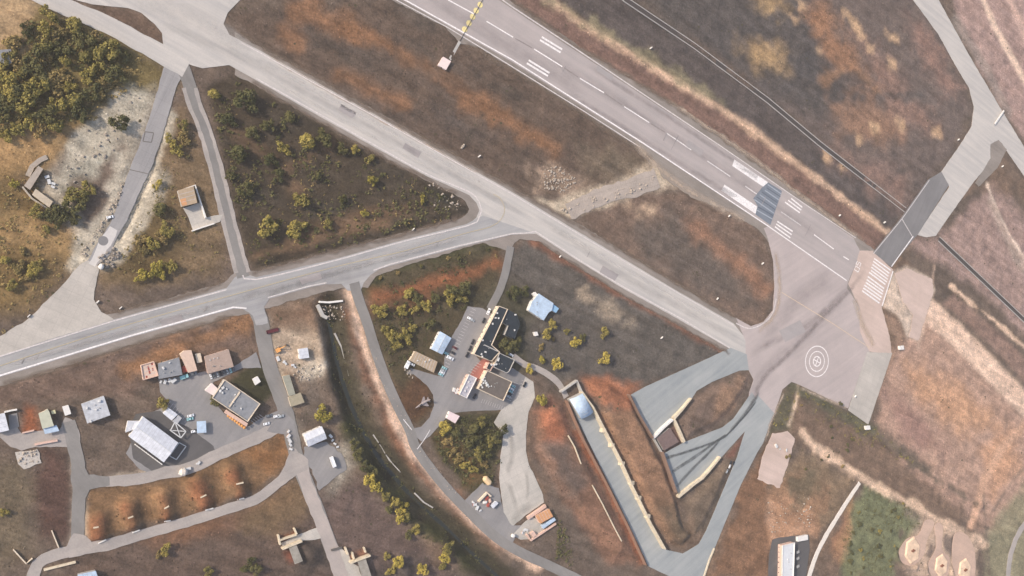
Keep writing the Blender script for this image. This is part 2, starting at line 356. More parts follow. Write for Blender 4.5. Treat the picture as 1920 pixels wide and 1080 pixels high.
for nm, px, m_ in (('junction_apron', [(132,875),(156,872),(166,890),(205,893),(206,910),(168,918),(158,938),(138,938)], M_road), ('junction_apron', [(452,577),(505,559),(495,575),(502,606),(480,610),(474,592)], M_taxi2),
        ('junction_apron', [(530,880),(548,838),(578,862),(584,905),(566,905),(556,890),(520,918),(505,914)], M_roadp), ('junction_apron', [(500,808),(530,770),(552,790),(558,830),(545,815),(520,812)], M_lot), ('junction_apron', [(120,1032),(138,1000),(160,1004),(176,1022),(170,1036),(130,1046)], M_roadp),
        ('shelter_forecourt', [(556,1004),(580,994),(604,986),(614,1006),(590,1012),(570,1013),(532,1029),(527,1018)], M_conc2), ('shelter_forecourt', [(640,1028),(652,1036),(660,1055),(672,1062),(680,1090),(644,1092),(625,1036)], M_conc2)):
    sheet(nm, px, m_, wob=0.5)
road('pale_south_road', [(566,885),(580,922),(594,958),(607,990),(622,1030),(642,1088)], [8.5, 10.5], paved('pale_south_asphalt', (180,168,160), (152,144,140), -1.0, 0.3, 0.15), 0.5)
sheet('broken_paved_stub', [(1678,512),(1700,503),(1748,524),(1750,548),(1736,592),(1722,638),(1704,632),(1712,592),(1692,566)], M_tan, wob=0.9)
courtyard = sheet('walled_court', [(343,390),(375,380),(386,408),(402,404),(418,402),(412,416),(400,420),(362,433),(352,405)], M_conc2, wob=0.15)
for nm, px in (('landfill_floor', [(28,848),(70,842),(78,868),(45,880),(34,870)]),):
    sheet(nm, px, M_conc, wob=0.6)

# --- paint on the runway
def lerp(a, b, t): return (a[0] + (b[0]-a[0])*t, a[1] + (b[1]-a[1])*t)
stripe('edge_line', [(745,-8),(960,112),(1205,268),(1440,424),(1587,526)], 1.1, M_white, runway)
stripe('edge_line', [(928,-10),(960,13),(1080,92),(1345,270),(1512,385),(1604,446)], 1.0, M_dim, runway)
stripe('shoulder_line', [(735,-4),(840,52),(955,122),(1100,212),(1200,276)], 0.8, M_dim, sh_run)
for a, b in (((840,0),(888,26)), ((912,40),(962,70)), ((1001,92),(1054,125)), ((1087,147),(1132,174)), ((1170,200),(1217,230)), ((1250,250),(1296,281)), ((1326,302),(1369,331)), ((1397,349),(1437,377)), ((1464,397),(1502,423)), ((1526,440),(1563,467)), ((1581,481),(1591,487))):
    stripe('centre_dash', [a, b], 1.0, M_white, runway)
for a, b in (((962,70),(1001,92)), ((1054,125),(1087,147)), ((1132,174),(1170,200)), ((1217,230),(1250,250))):
    stripe('old_centre_line', [lerp(a, b, .1), lerp(a, b, .9)], 0.9, paint('grey_paint', (142,134,132)), runway)
for a, b in (((1015.5,69.5),(1054,93)), ((1012,75),(1051,98.5)), ((991,113),(1030,137)), ((987.5,118.5),(1027,142.5))):
    stripe('touchdown_bar', [a, b], 1.6, M_white, runway)
for a, b in (((1483,372),(1504,389)), ((1477.5,375.5),(1502,394)), ((1471.5,379),(1499.5,399)), ((1457,415),(1486,434)), ((1455,420),(1484,440)), ((1452.5,425),(1481.5,446))):
    stripe('touchdown_bar', [a, b], 1.35, M_white, runway)
patch('aiming_block', [(1376.5,299),(1439.5,341.5),(1434.5,353),(1372.5,311)], M_white, runway)
patch('aiming_block', [(1358,346),(1420,387.5),(1416,401),(1352,357.5)], M_white, runway)
patch('overpaint_block', [(1440,342),(1466,358),(1444,422),(1416,402),(1420,386),(1412,372),(1428,352)], M_blue, runway)
for i, (a, b, m) in enumerate([((1439,346),(1465,364),M_bluel), ((1437,352),(1463,369),M_blued), ((1434,357),(1460,375),M_bluel), ((1428,360),(1457,380),M_blued), ((1424,365),(1455,387),M_bluel), ((1418,369),(1453,393),M_blued),
        ((1414,374),(1451,400),M_bluel), ((1421,388),(1449,404),M_blued), ((1419,394),(1448,411),M_bluel), ((1417,399),(1446,417),M_blued)]):
    stripe('overpaint_stripe', [a, b], 1.0, m, runway)
keys_a = [(280,810),(295,770),(310,730),(330,690),(345,650),(360,605),(380,545),(405,515),(412,470),(427,430),(440,385),(452,345)]
keys_b = [(530,990),(545,945),(560,905),(575,860),(585,820),(597,780),(618,722),(636,685),(648,645),(658,602),(672,560),(690,515)]
for i, (a, b) in enumerate(zip(keys_a, keys_b)):
    stripe('threshold_key', [(1580 + a[0]/7.714, 440 + a[1]/7.714), (1580 + b[0]/7.714, 440 + b[1]/7.714)], 1.55 if i < 7 else 1.4, M_white, over)
stripe('threshold_bar', [(1674,508),(1653.5,574)], 1.4, M_white, over)
# runway number, digits laid along the runway
def digit(ch, c, u, v, parent):
    """u: half width vector, v: half height vector, in map sheet units"""
    q = lambda a, b: (c[0] + u[0]*a + v[0]*b, c[1] + u[1]*a + v[1]*b)
    S = {'0': [[(-1,-1),(1,-1),(1,1),(-1,1),(-1,-1)]], '5': [[(1,1),(-1,1),(-1,0.1),(1,0.1),(1,-1),(-1,-1)]]}[ch]
    for pl in S:
        stripe('painted_number', [q(a, b) for a, b in pl], 0.95, M_white, parent)
digit('0', (1606.5, 504.5), (1.5, -3.2), (-3.6, -2.5), over)
digit('5', (1609.3, 494.6), (1.3, -2.9), (-3.4, -2.4), over)
# arrester cable with its painted discs
for c in ((900,9),(892.5,20),(886,31.5),(879,43.5),(871,55)):
    w = P(*c); mb = MB(); n = 16; z = lay2()
    link('painted_disc', mesh([(w.x + 2.3*math.cos(2*math.pi*i/n), w.y + 2.3*math.sin(2*math.pi*i/n), z) for i in range(n)], [tuple(range(n))]), paint('cream_yellow_paint', (232,214,150)), runway)
# taxiway lines
stripe('edge_line', [(452,80),(480,95),(600,162),(700,217),(800,274),(960,364),(1060,424),(1260,543),(1376,610)], 0.8, M_dim, taxi)
stripe('edge_line', [(480,147),(560,192),(695,268),(800,326),(852,348),(884,362),(898,378),(903,394),(897,411),(877,423),(755,453),(630,488),(480,524),(455,516)], 1.0, M_dim, taxi, True)
stripe('edge_line', [(1368,652),(1280,599),(1167,537),(1085,487),(1004,434),(985,437)], 1.0, M_dim, taxi)
stripe('edge_line', [(1380,606),(1404,616),(1430,607),(1448,588),(1455,560)], 1.0, M_dim, island, True)
stripe('edge_line', [(425,543),(212,602),(0,668),(-40,680)], 0.9, M_dim, cross)
stripe('edge_line', [(-40,717),(0,704),(250,628),(437,576),(462,578)], 1.0, M_white, cross)
stripe('edge_line', [(985,437),(960,438),(860,461),(730,496),(700,507)], 1.0, M_dim, cross)
stripe('edge_line', [(502,558),(577,537),(612,530)], 0.8, M_dim, cross)
stripe('centre_line', [(-40,700),(0,686),(212,617),(440,552),(630,500),(760,470),(870,438),(920,425),(940,410),(946,390),(936,370),(925,364)], 0.4, M_yellow, cross, True)
stripe('centre_line', [(1465,548),(1560,606),(1630,652)], 0.7, paint('dull_yellow_paint', (206,186,160)), island)
D_rub = deposit_mat('tyre_rubber_film', (112,102,102)); D_sand = deposit_mat('blown_sand', (196,176,156)); D_soil = deposit_mat('washed_soil', (122,106,92)); D_pale = deposit_mat('worn_pale_film', (206,200,194)); D_oil = deposit_mat('oil_film', (126,122,119), 0.6)
for pl, w_, a_ in (([(1395,790),(1430,712),(1470,672),(1530,610),(1590,548),(1625,500)], 6, .36), ([(1402,668),(1440,645),(1490,620),(1540,590),(1600,530)], 9, .3), ([(1400,760),(1440,690),(1500,640),(1575,560)], 16, .22), ([(1425,640),(1500,560),(1560,520)], 22, .2)):
    deposit('tyre_smear', pl, w_, D_rub, island, a_)
for pl, w_, a_ in (([(960,66),(1200,215),(1400,350),(1560,460)], 10, .2), ([(1100,120),(1300,250),(1420,332)], 6, .3), ([(1060,170),(1250,290),(1380,372)], 6, .3), ([(800,-10),(960,90),(1100,180)], 14, .2)):
    deposit('tyre_smear', pl, w_, D_rub, runway, a_)
for pl, w_, a_ in (([(480,122),(700,242),(900,355),(1000,410)], 7, .4), ([(1000,400),(1150,505),(1300,590),(1390,640)], 8, .35), ([(300,40),(400,85),(520,135)], 10, .3)):
    deposit('oil_smear', pl, w_, D_oil, taxi, a_)
for pl, w_, a_ in (([(480,108),(700,228),(940,365)], 5, .5), ([(500,145),(700,258),(850,340)], 4, .45), ([(1040,425),(1200,520),(1350,605)], 4, .5), ([(250,0),(380,40),(470,100)], 16, .45)):
    deposit('pale_wear', pl, w_, D_pale, taxi, a_)
for pl, w_, a_ in (([(0,694),(250,618),(500,548),(700,494),(900,440)], 6, .4), ([(0,676),(220,610),(440,545)], 4, .3), ([(440,548),(500,545),(560,535),(640,520),(690,512)], 14, .35), ([(480,580),(500,560),(560,530),(700,490)], 6, .3)):
    deposit('oil_smear', pl, w_, D_oil, cross, a_)
for pl, w_, a_ in (([(0,690),(240,620),(430,565)], 3, .5), ([(620,512),(760,476),(870,442)], 3, .6), ([(640,496),(760,464),(850,430)], 4, .45)):
    deposit('pale_wear', pl, w_, D_pale, cross, a_)
for par, pl, w_ in ((sh_run, [(870,84),(960,130),(1100,217),(1225,300)], 7), (sh_run, [(960,4),(1080,86),(1240,182),(1440,320),(1600,437)], 6), (sh_tx, [(445,62),(600,152),(800,262),(1000,374),(1200,490),(1380,598)], 5), (sh_tx, [(1370,664),(1167,553),(1010,453)], 4), (sh_tx, [(470,154),(700,285),(860,366)], 4), (sh_tx, [(860,411),(630,470),(470,511)], 5), (sh_tx, [(214,587),(320,560),(420,531)], 4), (sh_tx, [(0,724),(250,647),(440,592)], 5)):
    deposit('washed_soil', pl, w_, D_soil, par, .9, 1.0, .03)
for par, pl, w_ in ((sh_run, [(1185,262),(1240,318),(1300,362),(1400,415)], 9), (sh_run, [(1250,185),(1400,288),(1540,395),(1625,455)], 6), (island, [(1455,470),(1462,540),(1452,590),(1420,622)], 6), (island, [(1600,560),(1622,620),(1640,650)], 8), (island, [(1500,726),(1590,768)], 5), (taxi, [(500,105),(700,217),(900,328)], 3), (island, [(1470,735),(1452,775),(1432,830)], 4)):
    deposit('blown_sand', pl, w_, D_sand, par, .75, .8, .1)
for pl, w_ in (([(950,900),(962,930),(968,960)], 5), ([(985,880),(990,910),(985,940)], 4), ([(960,985),(975,960),(1000,945)], 9), ([(955,800),(960,850),(950,890)], 6)):
    deposit('oil_smear', pl, w_, deposit_mat('muddy_film', (150,145,138)), conc, .35, .8)
for k in range(12):   # patched joints
    par, a0_, b0_, half = random.choice(((taxi, (470,118), (1380,632), 20), (cross, (0,690), (860,446), 16), (runway, (960,66), (1560,462), 40)))
    t = random.random(); c_ = lerp(a0_, b0_, t); dx = random.uniform(-4, 4); h_ = half * random.uniform(.3, .8)
    stripe('joint_seal', [(c_[0] + dx - h_*.25, c_[1] + h_*.5), (c_[0] + dx + h_*.25, c_[1] - h_*.5)], random.uniform(.3, .7), mat('joint_tar', (148,142,140), 0.8, 0.1), par)
for px, par in (([(1290,262),(1320,282),(1314,294),(1284,272)], runway), ([(1120,122),(1150,142),(1146,152),(1116,132)], runway), ([(760,268),(790,285),(784,296),(754,278)], taxi), ([(1130,498),(1160,515),(1152,527),(1124,510)], taxi), ([(300,600),(340,589),(344,602),(304,613)], cross), ([(560,522),(600,510),(604,522),(566,534)], cross), ([(640,195),(668,211),(660,222),(634,206)], taxi), ([(1460,620),(1500,600),(1510,622),(1472,642)], island)):
    patch('repair_patch', px, paved('repair_asphalt', (168,160,158), (150,144,142), RW, 0.4, 0.12), par, .3)
stripe('stop_line', [(1691,411),(1710,443)], 0.8, M_dim, link_road)
stripe('edge_line', [(1637,476),(1692,409),(1742,338)], 0.8, M_dim, link_road)
stripe('edge_line', [(1671,500),(1712,443)], 1.2, M_white, link_road)
# helicopter circles
hc = P(1531.5, 677.5)
for r_, w_ in ((14.6, .95), (9.6, .85), (5.0, 1.0)):
    n = 48; z = lay2(); v = []; f = []
    for i in range(n):
        a = 2*math.pi*i/n
        v += [(hc.x + r_*math.cos(a), hc.y + r_*math.sin(a), z), (hc.x + (r_-w_)*math.cos(a), hc.y + (r_-w_)*math.sin(a), z)]
        j = (i + 1) % n; f.append((2*i, 2*j, 2*j+1, 2*i+1))
    link('landing_circle', mesh(v, f), M_white, island)
for a in (RW, RW + math.pi/2):
    z = lay2(); mb = MB(); dv = Vector((math.cos(a), math.sin(a))) * 4.2; mb.seg(Vector((hc.x, hc.y)) - dv, Vector((hc.x, hc.y)) + dv, 0.9, z - 0.003, z)
    link('landing_cross', mb.mesh(), M_white, island)
# tyre tracks on the lower ramp
M_track = mat('rubber_track', (112,116,118), 0.8, 0.1)
for off in (0, 3.2):
    for pl in ([(1246,858 + off),(1290,845 + off*.7),(1350,823 + off*.5),(1372,806),(1400,775),(1418,752)], [(1258,884 + off),(1300,857 + off),(1345,825 + off*.6),(1362,814)], [(1268,910 + off),(1300,876 + off),(1330,846 + off),(1350,825)]):
        deposit('wheel_track', pl, 2.2, deposit_mat('rubber_on_concrete', (92,96,98)), ramp_s, .9, .15, .05)
deposit('wheel_track', [(1424,736),(1396,776),(1366,812)], 4.2, MATS['rubber_on_concrete'], spur, .9, .2, .1)
# stall lines
def stalls(p0, p1, n, d, parent, w=0.22):
    for i in range(n):
        a = lerp(p0, p1, i / (n - 1))
        stripe('stall_line', [a, (a[0] + d[0], a[1] + d[1])], w, M_dim, parent)
stalls((884,578), (830,690), 22, (8, 4), lot)
stalls((893,680), (868,708), 8, (9, 4.5), lot)
stalls((905,748), (950,764), 12, (-3, 7), lot)
stalls((962,716), (950,748), 8, (8, 3.5), lot)
stalls((985,716), (976,745), 6, (-7, -3), lot)
stalls((320,752), (352,784), 8, (-6, 8), lot_w)
stalls((470,788), (486,777), 5, (8, 6), lot_w)
stripe('give_way_line', [(756,786),(772,806)], 0.5, M_white, lot)
stripe('give_way_line', [(782,842),(794,826),(806,806)], 0.5, M_white, lot, True)

# ------------------------------------------------------------------ terrain
def fbm(x, y, scale, octv=4, seed=0, gain=0.5):
    r = np.random.default_rng(seed); out = np.zeros_like(x); amp = 1.0; tot = 0
    for o in range(octv):
        L = r.random((257, 257)); s = scale / 2**o
        u = x / s + 37.3 * o + 1000; v = y / s + 91.7 * o + 1000
        i = np.floor(u).astype(int); j = np.floor(v).astype(int); fu = u - i; fv = v - j
        fu = fu*fu*(3-2*fu); fv = fv*fv*(3-2*fv); i %= 256; j %= 256
        out += amp * ((L[i,j]*(1-fu) + L[i+1,j]*fu)*(1-fv) + (L[i,j+1]*(1-fu) + L[i+1,j+1]*fu)*fv)
        tot += amp; amp *= gain
    return out / tot - 0.5
def seg_dist(x, y, pts, closed):
    d2 = np.full(x.shape, 1e12); n = len(pts)
    for i in range(n if closed else n - 1):
        ax, ay = pts[i]; bx, by = pts[(i+1) % n]; dx, dy = bx-ax, by-ay; L = dx*dx + dy*dy + 1e-9
        t = np.clip(((x-ax)*dx + (y-ay)*dy) / L, 0, 1)
        d2 = np.minimum(d2, (x-ax-t*dx)**2 + (y-ay-t*dy)**2)
    return np.sqrt(d2)
def inside(x, y, pts):
    r = np.zeros(x.shape, bool); n = len(pts)
    for i in range(n):
        ax, ay = pts[i]; bx, by = pts[(i+1) % n]
        if ay == by: continue
        c = (ay > y) != (by > y)
        r ^= c & (x < (bx-ax)*(y-ay)/(by-ay) + ax)
    return r
def signed(x, y, pts):
    dd = seg_dist(x, y, pts, True); return np.where(inside(x, y, pts), -dd, dd)
def sstep(a, b, v):
    t = np.clip((v - a) / (b - a), 0, 1); return t*t*(3-2*t)

ST = 1.6
xs = np.concatenate([-np.geomspace(20000, 60, 14), np.arange(-40, 1080, ST), np.geomspace(1110, 30000, 16)])
ys = np.concatenate([-np.geomspace(20000, 390, 14), np.arange(-360, 361, ST), np.geomspace(390, 20000, 14)])
GX, GY = np.meshgrid(xs, ys)
H = np.zeros_like(GX)
big = fbm(GX, GY, 60, 4, 3); mid = fbm(GX, GY, 16, 4, 4); fine = fbm(GX, GY, 5, 3, 5)
warp = fbm(GX, GY, 14, 4, 6); warp2 = fbm(GX, GY, 40, 3, 8)
def near(pts, m):
    a = np.array(pts); x0, y0 = a.min(0) - m; x1, y1 = a.max(0) + m
    i0, i1 = np.searchsorted(ys, [y0, y1]); j0, j1 = np.searchsorted(xs, [x0, x1])
    return slice(i0, i1), slice(j0, j1)
def mound(px, h, slope, line=False, wob=1.5):
    pts = [P2(p) for p in px]; s = near(pts, slope + 12)
    x, y = GX[s], GY[s]
    dd = (seg_dist(x, y, pts, False) if line else signed(x, y, pts)) + warp[s] * wob * 2
    k = 1 - sstep(0, slope, dd) if line else 1 - sstep(-slope, 0, dd)
    H[s] = np.where(k > 0, H[s] * (1 - k) + h * k, H[s])
H += big * 1.4 + mid * 0.9 + fine * 0.5
H[(np.abs(GX - 500) > 900) | (np.abs(GY) > 420)] = 0
# storm-water canal and its banks
canal = [(612,575),(622,610),(632,660),(645,710),(662,760),(690,820),(718,865),(760,915),(800,955),(845,995),(890,1040),(945,1090),(1000,1140)]
mound([(596,590),(604,650),(612,710),(630,770),(652,830),(690,890),(740,945),(800,1000),(860,1060),(900,1100)], 1.2, 9, True)
mound(canal, -6.0, 12, True, 0.8)
mound([(652,600),(668,660),(690,720),(712,770),(745,830),(790,890),(840,940),(900,1000),(960,1050)], 1.3, 7, True)
# cut earth between and beside the sunken roads
mound([(1096,712),(1140,720),(1180,742),(1204,786),(1240,860),(1264,925),(1282,985),(1300,1000),(1278,1024),(1250,1018),(1206,940),(1146,824),(1122,770)], 5.0, 7)
mound([(1005,775),(1030,742),(1056,752),(1072,795),(1110,870),(1176,995),(1205,1056),(1150,1050),(1090,980),(1048,920),(1012,870),(998,820)], 4.2, 11)
mound([(1284,830),(1272,795),(1300,752),(1338,720),(1386,700),(1402,704),(1398,728),(1368,772),(1340,800)], 2.2, 7)
mound([(1276,940),(1310,912),(1352,866),(1376,866),(1345,940),(1320,990),(1300,1005),(1286,985)], 2.6, 8)
mound([(300,262),(284,318),(262,362),(240,416),(222,446)], -2.6, 3.4, True, .5)
# revetment mounds by the berm road
for a, b in (((180,978),(184,1012)), ((242,952),(250,992)), ((304,930),(315,972)), ((368,905),(384,948)), ((436,885),(452,930))):
    mound([a, lerp(a, b, .8)], 4.8, 10.5, True, 1.0)
for c in ((568,1030),(742,1062)):
    pts = [(c[0]-26, c[1]-16), (c[0]+8, c[1]-30), (c[0]+40, c[1]-8), (c[0]+44, c[1]+30), (c[0]+5, c[1]+44), (c[0]-10, c[1]+20)]
    mound(pts, 4.0, 12)
# low bank under the sandy track and the field ridges
track = [(1020,-10),(1060,20),(1100,48),(1200,112),(1350,202),(1440,268),(1560,355),(1664,438)]
mound(track, 0.9, 4.5, True, 1.2)
for pl in ([(480,486),(620,452),(740,420),(860,392)], [(1010,462),(1100,514),(1220,582),(1340,645)], [(0,690+28),(240,652),(440,592)], [(1500,745),(1600,806),(1720,880),(1840,950)]):
    mound(pl, 1.3, 6, True, 1.5)
for c in ((1708,1036),(1764,1058),(1808,1062)):
    mound([(c[0]-24,c[1]+6),(c[0]-14,c[1]+26),(c[0]+8,c[1]+28)], 3.0, 6, True, 0.6)
PM = np.zeros_like(GX)
for pts, mrg in PAVED:
    if len(pts) > 60: pts = pts[::2]
    s = near(pts, mrg + 4)
    k = 1 - sstep(0.3, mrg, signed(GX[s], GY[s], pts))
    H[s] = H[s] * (1 - k) + (-0.25) * k; PM[s] = np.maximum(PM[s], 1 - sstep(-0.5, 0.4, signed(GX[s], GY[s], pts)))

# ground tones: soil, burnt stubble, dry grass, clay (a few patches also carry sunlit or shaded tone)
C = np.empty(GX.shape + (3,))
def setc(w, c):
    global C
    C = C * (1 - w[..., None]) + np.array(lin(c)) * w[..., None]
C[:] = lin((126, 108, 99))
setc(sstep(-0.02, 0.16, warp2) * 0.5, (112, 98, 92))
setc(sstep(0.08, 0.22, big) * 0.5, (146, 116, 98))
CM = 1.0      # multiplier on the cover colours, raised for the eastern fields
def cover(px, c, soft=8, op=1.0, line=False, wob=1.0, w=0):
    pts = [P2(p) for p in px]; s = near(pts, soft * 2 + w + 14)
    x, y = GX[s], GY[s]
    dd = (seg_dist(x, y, pts, False) - w if line else signed(x, y, pts)) + (warp[s] * 14 + fine[s] * 5) * wob
    k = ((1 - sstep(-soft, soft, dd)) * op)[..., None]; L_ = sum(c) / 3; br = 1 + 0.6 * min(1, max(0, (L_ - 120) / 50))
    C[s] = C[s] * (1 - k) + np.array(lin(c)) * max(CM, br) * k
# broad fields
cover([(-200,-60),(90,0),(250,85),(340,150),(300,180),(215,190),(130,260),(60,330),(-200,330)], (134,116,78), 8)
cover([(-200,240),(60,215),(140,240),(110,290),(40,330),(-200,340)], (176,140,100), 10)
cover([(-200,330),(60,330),(130,430),(150,480),(60,580),(-200,640)], (140,114,78), 10)
cover([(-200,395),(60,400),(140,430),(140,480),(60,470),(-200,480)], (172,138,98), 8, .8)
cover([(200,420),(260,330),(300,250),(345,190),(400,330),(430,480),(410,520),(220,540),(185,530)], (140,116,92), 6)
cover([(230,430),(300,350),(340,430),(330,500),(260,530),(210,510)], (112,94,64), 10, .8)
cover([(385,160),(450,140),(560,205),(700,285),(850,365),(880,395),(840,415),(640,470),(480,512),(460,480)], (88,76,66), 3, 1, wob=.3)
for c in ((560,300),(480,360),(620,390),(720,330),(540,230)):
    cover([(c[0]-30,c[1]-14),(c[0]+30,c[1]-20),(c[0]+36,c[1]+10),(c[0]-20,c[1]+18)], (84,76,70), 10, .8, wob=1.6)
for pl in ([(480,480),(600,445),(720,415)], [(520,330),(620,270)], [(430,240),(520,300),(560,360)], [(560,440),(700,400),(780,390)]):
    cover(pl, (132,104,84), 5, .75, True, 1.0, 3)
cover([(790,330),(850,360),(878,385),(860,400),(810,385)], (70,66,60), 6, .9)
cover([(430,20),(740,0),(850,70),(960,130),(1215,290),(1225,330),(1060,370),(960,350),(800,260),(600,150),(480,85)], (116,97,88), 4, 1, wob=.4)
for c, k, col_ in (((560,60),1.1,(102,90,86)), ((680,100),1.0,(98,88,85)), ((800,110),1.0,(102,92,88)), ((720,190),1.1,(104,92,88)), ((860,230),.9,(96,86,84)), ((960,210),1.0,(108,92,84)), ((790,30),.9,(100,90,86)), ((1000,320),.7,(104,90,84))):
    cover([(c[0]-52*k,c[1]-34*k),(c[0]+10*k,c[1]-16*k),(c[0]+58*k,c[1]+26*k),(c[0]+16*k,c[1]+26*k),(c[0]-40*k,c[1]-4*k)], col_, 12, .8, wob=1.6)
for pl, w in (([(560,18),(640,50),(720,85)],7), ([(620,30),(720,78),(800,125),(900,185),(1010,262)],5), ([(530,60),(560,75)],6), ([(880,190),(960,228),(1040,280)],8), ([(640,140),(760,195)],4)):
    cover(pl, (160,116,88), 7, .8, True, 1.3, w)
cover([(1085,275),(1150,285),(1215,300),(1222,330),(1160,345),(1100,330)], (140,122,106), 12, .8, wob=1.4)
cover([(1000,310),(1060,310),(1090,340),(1060,368),(1010,355)], (172,146,130), 8, .8, wob=2)
# infield beside the runway end
CM = 1.2
cover([(1097,405),(1140,375),(1200,360),(1300,368),(1372,396),(1425,432),(1448,490),(1450,560),(1430,600),(1404,608),(1330,572),(1200,492),(1110,428)], (126,104,94), 3, 1, wob=.3)
cover([(1190,430),(1260,400),(1330,450),(1390,520),(1420,570),(1360,570),(1280,520),(1200,470)], (106,95,91), 12, .85, wob=1.5)
cover([(1300,425),(1380,490),(1432,540)], (164,120,98), 8, .8, True, 1.2, 7)
cover([(1180,385),(1220,395)], (184,156,136), 5, .8, True, 1, 4)
# east of the runway
cover([(960,-60),(1030,0),(1200,110),(1440,266),(1664,440),(1636,468),(1345,268),(1080,92),(900,-60)], (133,104,96), 3, 1, wob=.4)
cover([(1030,-40),(1175,-10),(1440,188),(1697,392),(1664,436),(1440,262),(1200,104),(1060,14)], (96,86,86), 3, 1, wob=.3)
cover([(1180,-60),(1720,-60),(1790,120),(1820,200),(1780,290),(1690,400),(1440,186)], (116,101,98), 6)
cover([(1180,-40),(1500,-40),(1560,120),(1640,200),(1560,230),(1440,180),(1260,60)], (90,84,85), 12, .85)
for px, c_ in (([(1510,20),(1545,15),(1600,90),(1650,170),(1600,170),(1550,110)],(172,124,94)), ([(1390,90),(1430,80),(1475,100),(1470,135),(1420,130)],(184,150,112)), ([(1420,-10),(1470,-10),(1470,15),(1430,20)],(190,154,112)),
        ([(1560,200),(1640,190),(1700,250),(1640,270),(1570,240)],(160,122,102)), ([(1600,60),(1700,150),(1760,240),(1700,240),(1640,150)],(150,118,108)), ([(1540,280),(1620,300),(1700,330),(1690,390),(1600,330)],(146,116,108)), ([(1700,20),(1760,100),(1800,170),(1770,180),(1720,90)],(158,122,112))):
    cover(px, c_, 14, .8, wob=2.0)
for c in ((1502,8),(1490,40),(1532,92),(1588,22),(1600,40),(1612,62),(1670,66),(1680,74),(1672,120),(1630,90),(1640,240),(1610,262),(1552,292),(1580,308),(1690,232),(1755,245)):
    cover([(c[0]-7,c[1]-9),(c[0]+6,c[1]-4),(c[0]+8,c[1]+9),(c[0]-3,c[1]+8)], (196,160,130), 4, .7, wob=1)
cover(track, (205,170,148), 3.5, .9, True, .5, 3.2)
cover([(1030,0),(1110,45),(1210,105),(1360,196)], (150,138,112), 4, .7, True, 1.2, 4)
CM = 1.75
cover([(1770,-60),(1960,-60),(1990,250),(1940,290),(1880,200),(1810,80)], (150,124,120), 6, 1)
cover([(1700,450),(1760,445),(1860,350),(1990,460),(1990,700),(1860,560)], (142,118,114), 8)
cover([(1770,570),(1850,640),(1920,715),(1990,790),(1990,740),(1880,630),(1790,550)], (132,106,98), 4, .85, wob=.3)
cover([(1640,790),(1672,664),(1740,590),(1900,760),(1990,860),(1990,1000),(1850,1000),(1700,900)], (156,126,114), 8)
for px, c_ in (([(1700,690),(1800,720),(1880,800),(1800,810),(1720,750)],(176,134,108)), ([(1660,740),(1720,770),(1780,850),(1700,830)],(138,106,100)), ([(1840,840),(1900,800),(1910,880),(1860,930)],(180,136,110))):
    cover(px, c_, 14, .8, wob=1.8)
CM = 1.4
cover([(1440,820),(1470,730),(1490,720),(1590,775),(1640,800),(1700,880),(1850,990),(1700,950),(1500,830)], (120,98,86), 6)
cover([(1500,740),(1640,810),(1740,880)], (84,80,72), 6, .7, True, 1.4, 5)
cover([(1440,815),(1470,735),(1490,725),(1480,800)], (92,90,74), 5, .8)
cover([(1440,900),(1500,850),(1600,900),(1560,980),(1510,1000),(1440,1010)], (130,108,90), 8)
cover([(1440,930),(1520,925),(1530,1000),(1430,1030),(1425,980)], (196,150,124), 8, .85)
cover([(1590,950),(1622,912),(1700,945),(1740,980),(1690,1010),(1670,1085),(1560,1085),(1580,1020)], (116,120,90), 7, .85, wob=1.8)
cover([(1700,960),(1740,975),(1740,1000)], (128,110,102), 6, .7, True, 1, 5)
cover([(1560,1010),(1600,930),(1590,1010),(1570,1080)], (178,128,98), 6, .7)
cover([(1850,1000),(1990,820),(1990,1120),(1850,1120)], (140,132,110), 8, .9)
CM = 1.15
# wedge field between the taxiway and the sunken roads
cover([(945,480),(1000,446),(1090,500),(1280,612),(1368,658),(1300,682),(1200,722),(1096,708),(1040,715),(985,690),(968,600)], (104,96,93), 4, 1, wob=.4)
cover([(1000,452),(1100,512),(1220,580),(1350,650)], (148,100,82), 3, .85, True, .6, 3.5)
cover([(1095,555),(1140,580),(1180,610)], (170,150,134), 6, .8, True, 1.4, 5)
cover([(960,640),(1060,650),(1100,690),(1040,700),(980,670)], (98,92,90), 10, .7)
cover([(1085,705),(1200,715),(1184,742),(1196,775),(1150,770),(1110,745)], (178,116,88), 6, .9, wob=1.2)
cover([(1120,770),(1190,770),(1230,850),(1262,920),(1282,985),(1300,1000),(1278,1024),(1250,1018),(1206,940),(1146,824)], (160,122,100), 5, 1, wob=.5)
cover([(1230,940),(1280,960),(1296,1000),(1276,1020),(1250,1010)], (112,98,84), 8, .8)
for c in ((1160,800),(1180,840),(1215,880),(1195,905),(1230,930)):
    cover([(c[0]-10,c[1]-6),(c[0]+8,c[1]-8),(c[0]+10,c[1]+8),(c[0]-6,c[1]+8)], (128,98,80), 6, .7, wob=1.5)
cover([(995,770),(1030,740),(1056,752),(1075,800),(1112,875),(1176,995),(1208,1060),(1140,1060),(1080,975),(1040,905),(1005,850)], (142,106,90), 5, 1, wob=.6)
cover([(1010,775),(1030,755),(1062,800),(1050,830),(1015,820)], (180,112,84), 6, .85)
cover([(1012,830),(1060,830),(1095,900),(1080,940),(1040,890)], (112,98,94), 8, .85)
cover([(1080,812),(1120,880),(1170,980),(1204,1050)], (168,104,76), 3, .85, True, .6, 3)
cover([(1300,750),(1340,718),(1390,698),(1408,706),(1372,770),(1330,806),(1290,822),(1270,795)], (124,104,96), 4)
cover([(1350,730),(1385,710),(1372,760),(1335,785)], (168,132,110), 8, .8)
cover([(1228,822),(1262,800),(1278,828),(1246,846)], (126,96,92), 2, 1, wob=.2)
cover([(1397,812),(1374,862),(1360,856)], (130,92,82), 2, 1, wob=.2)
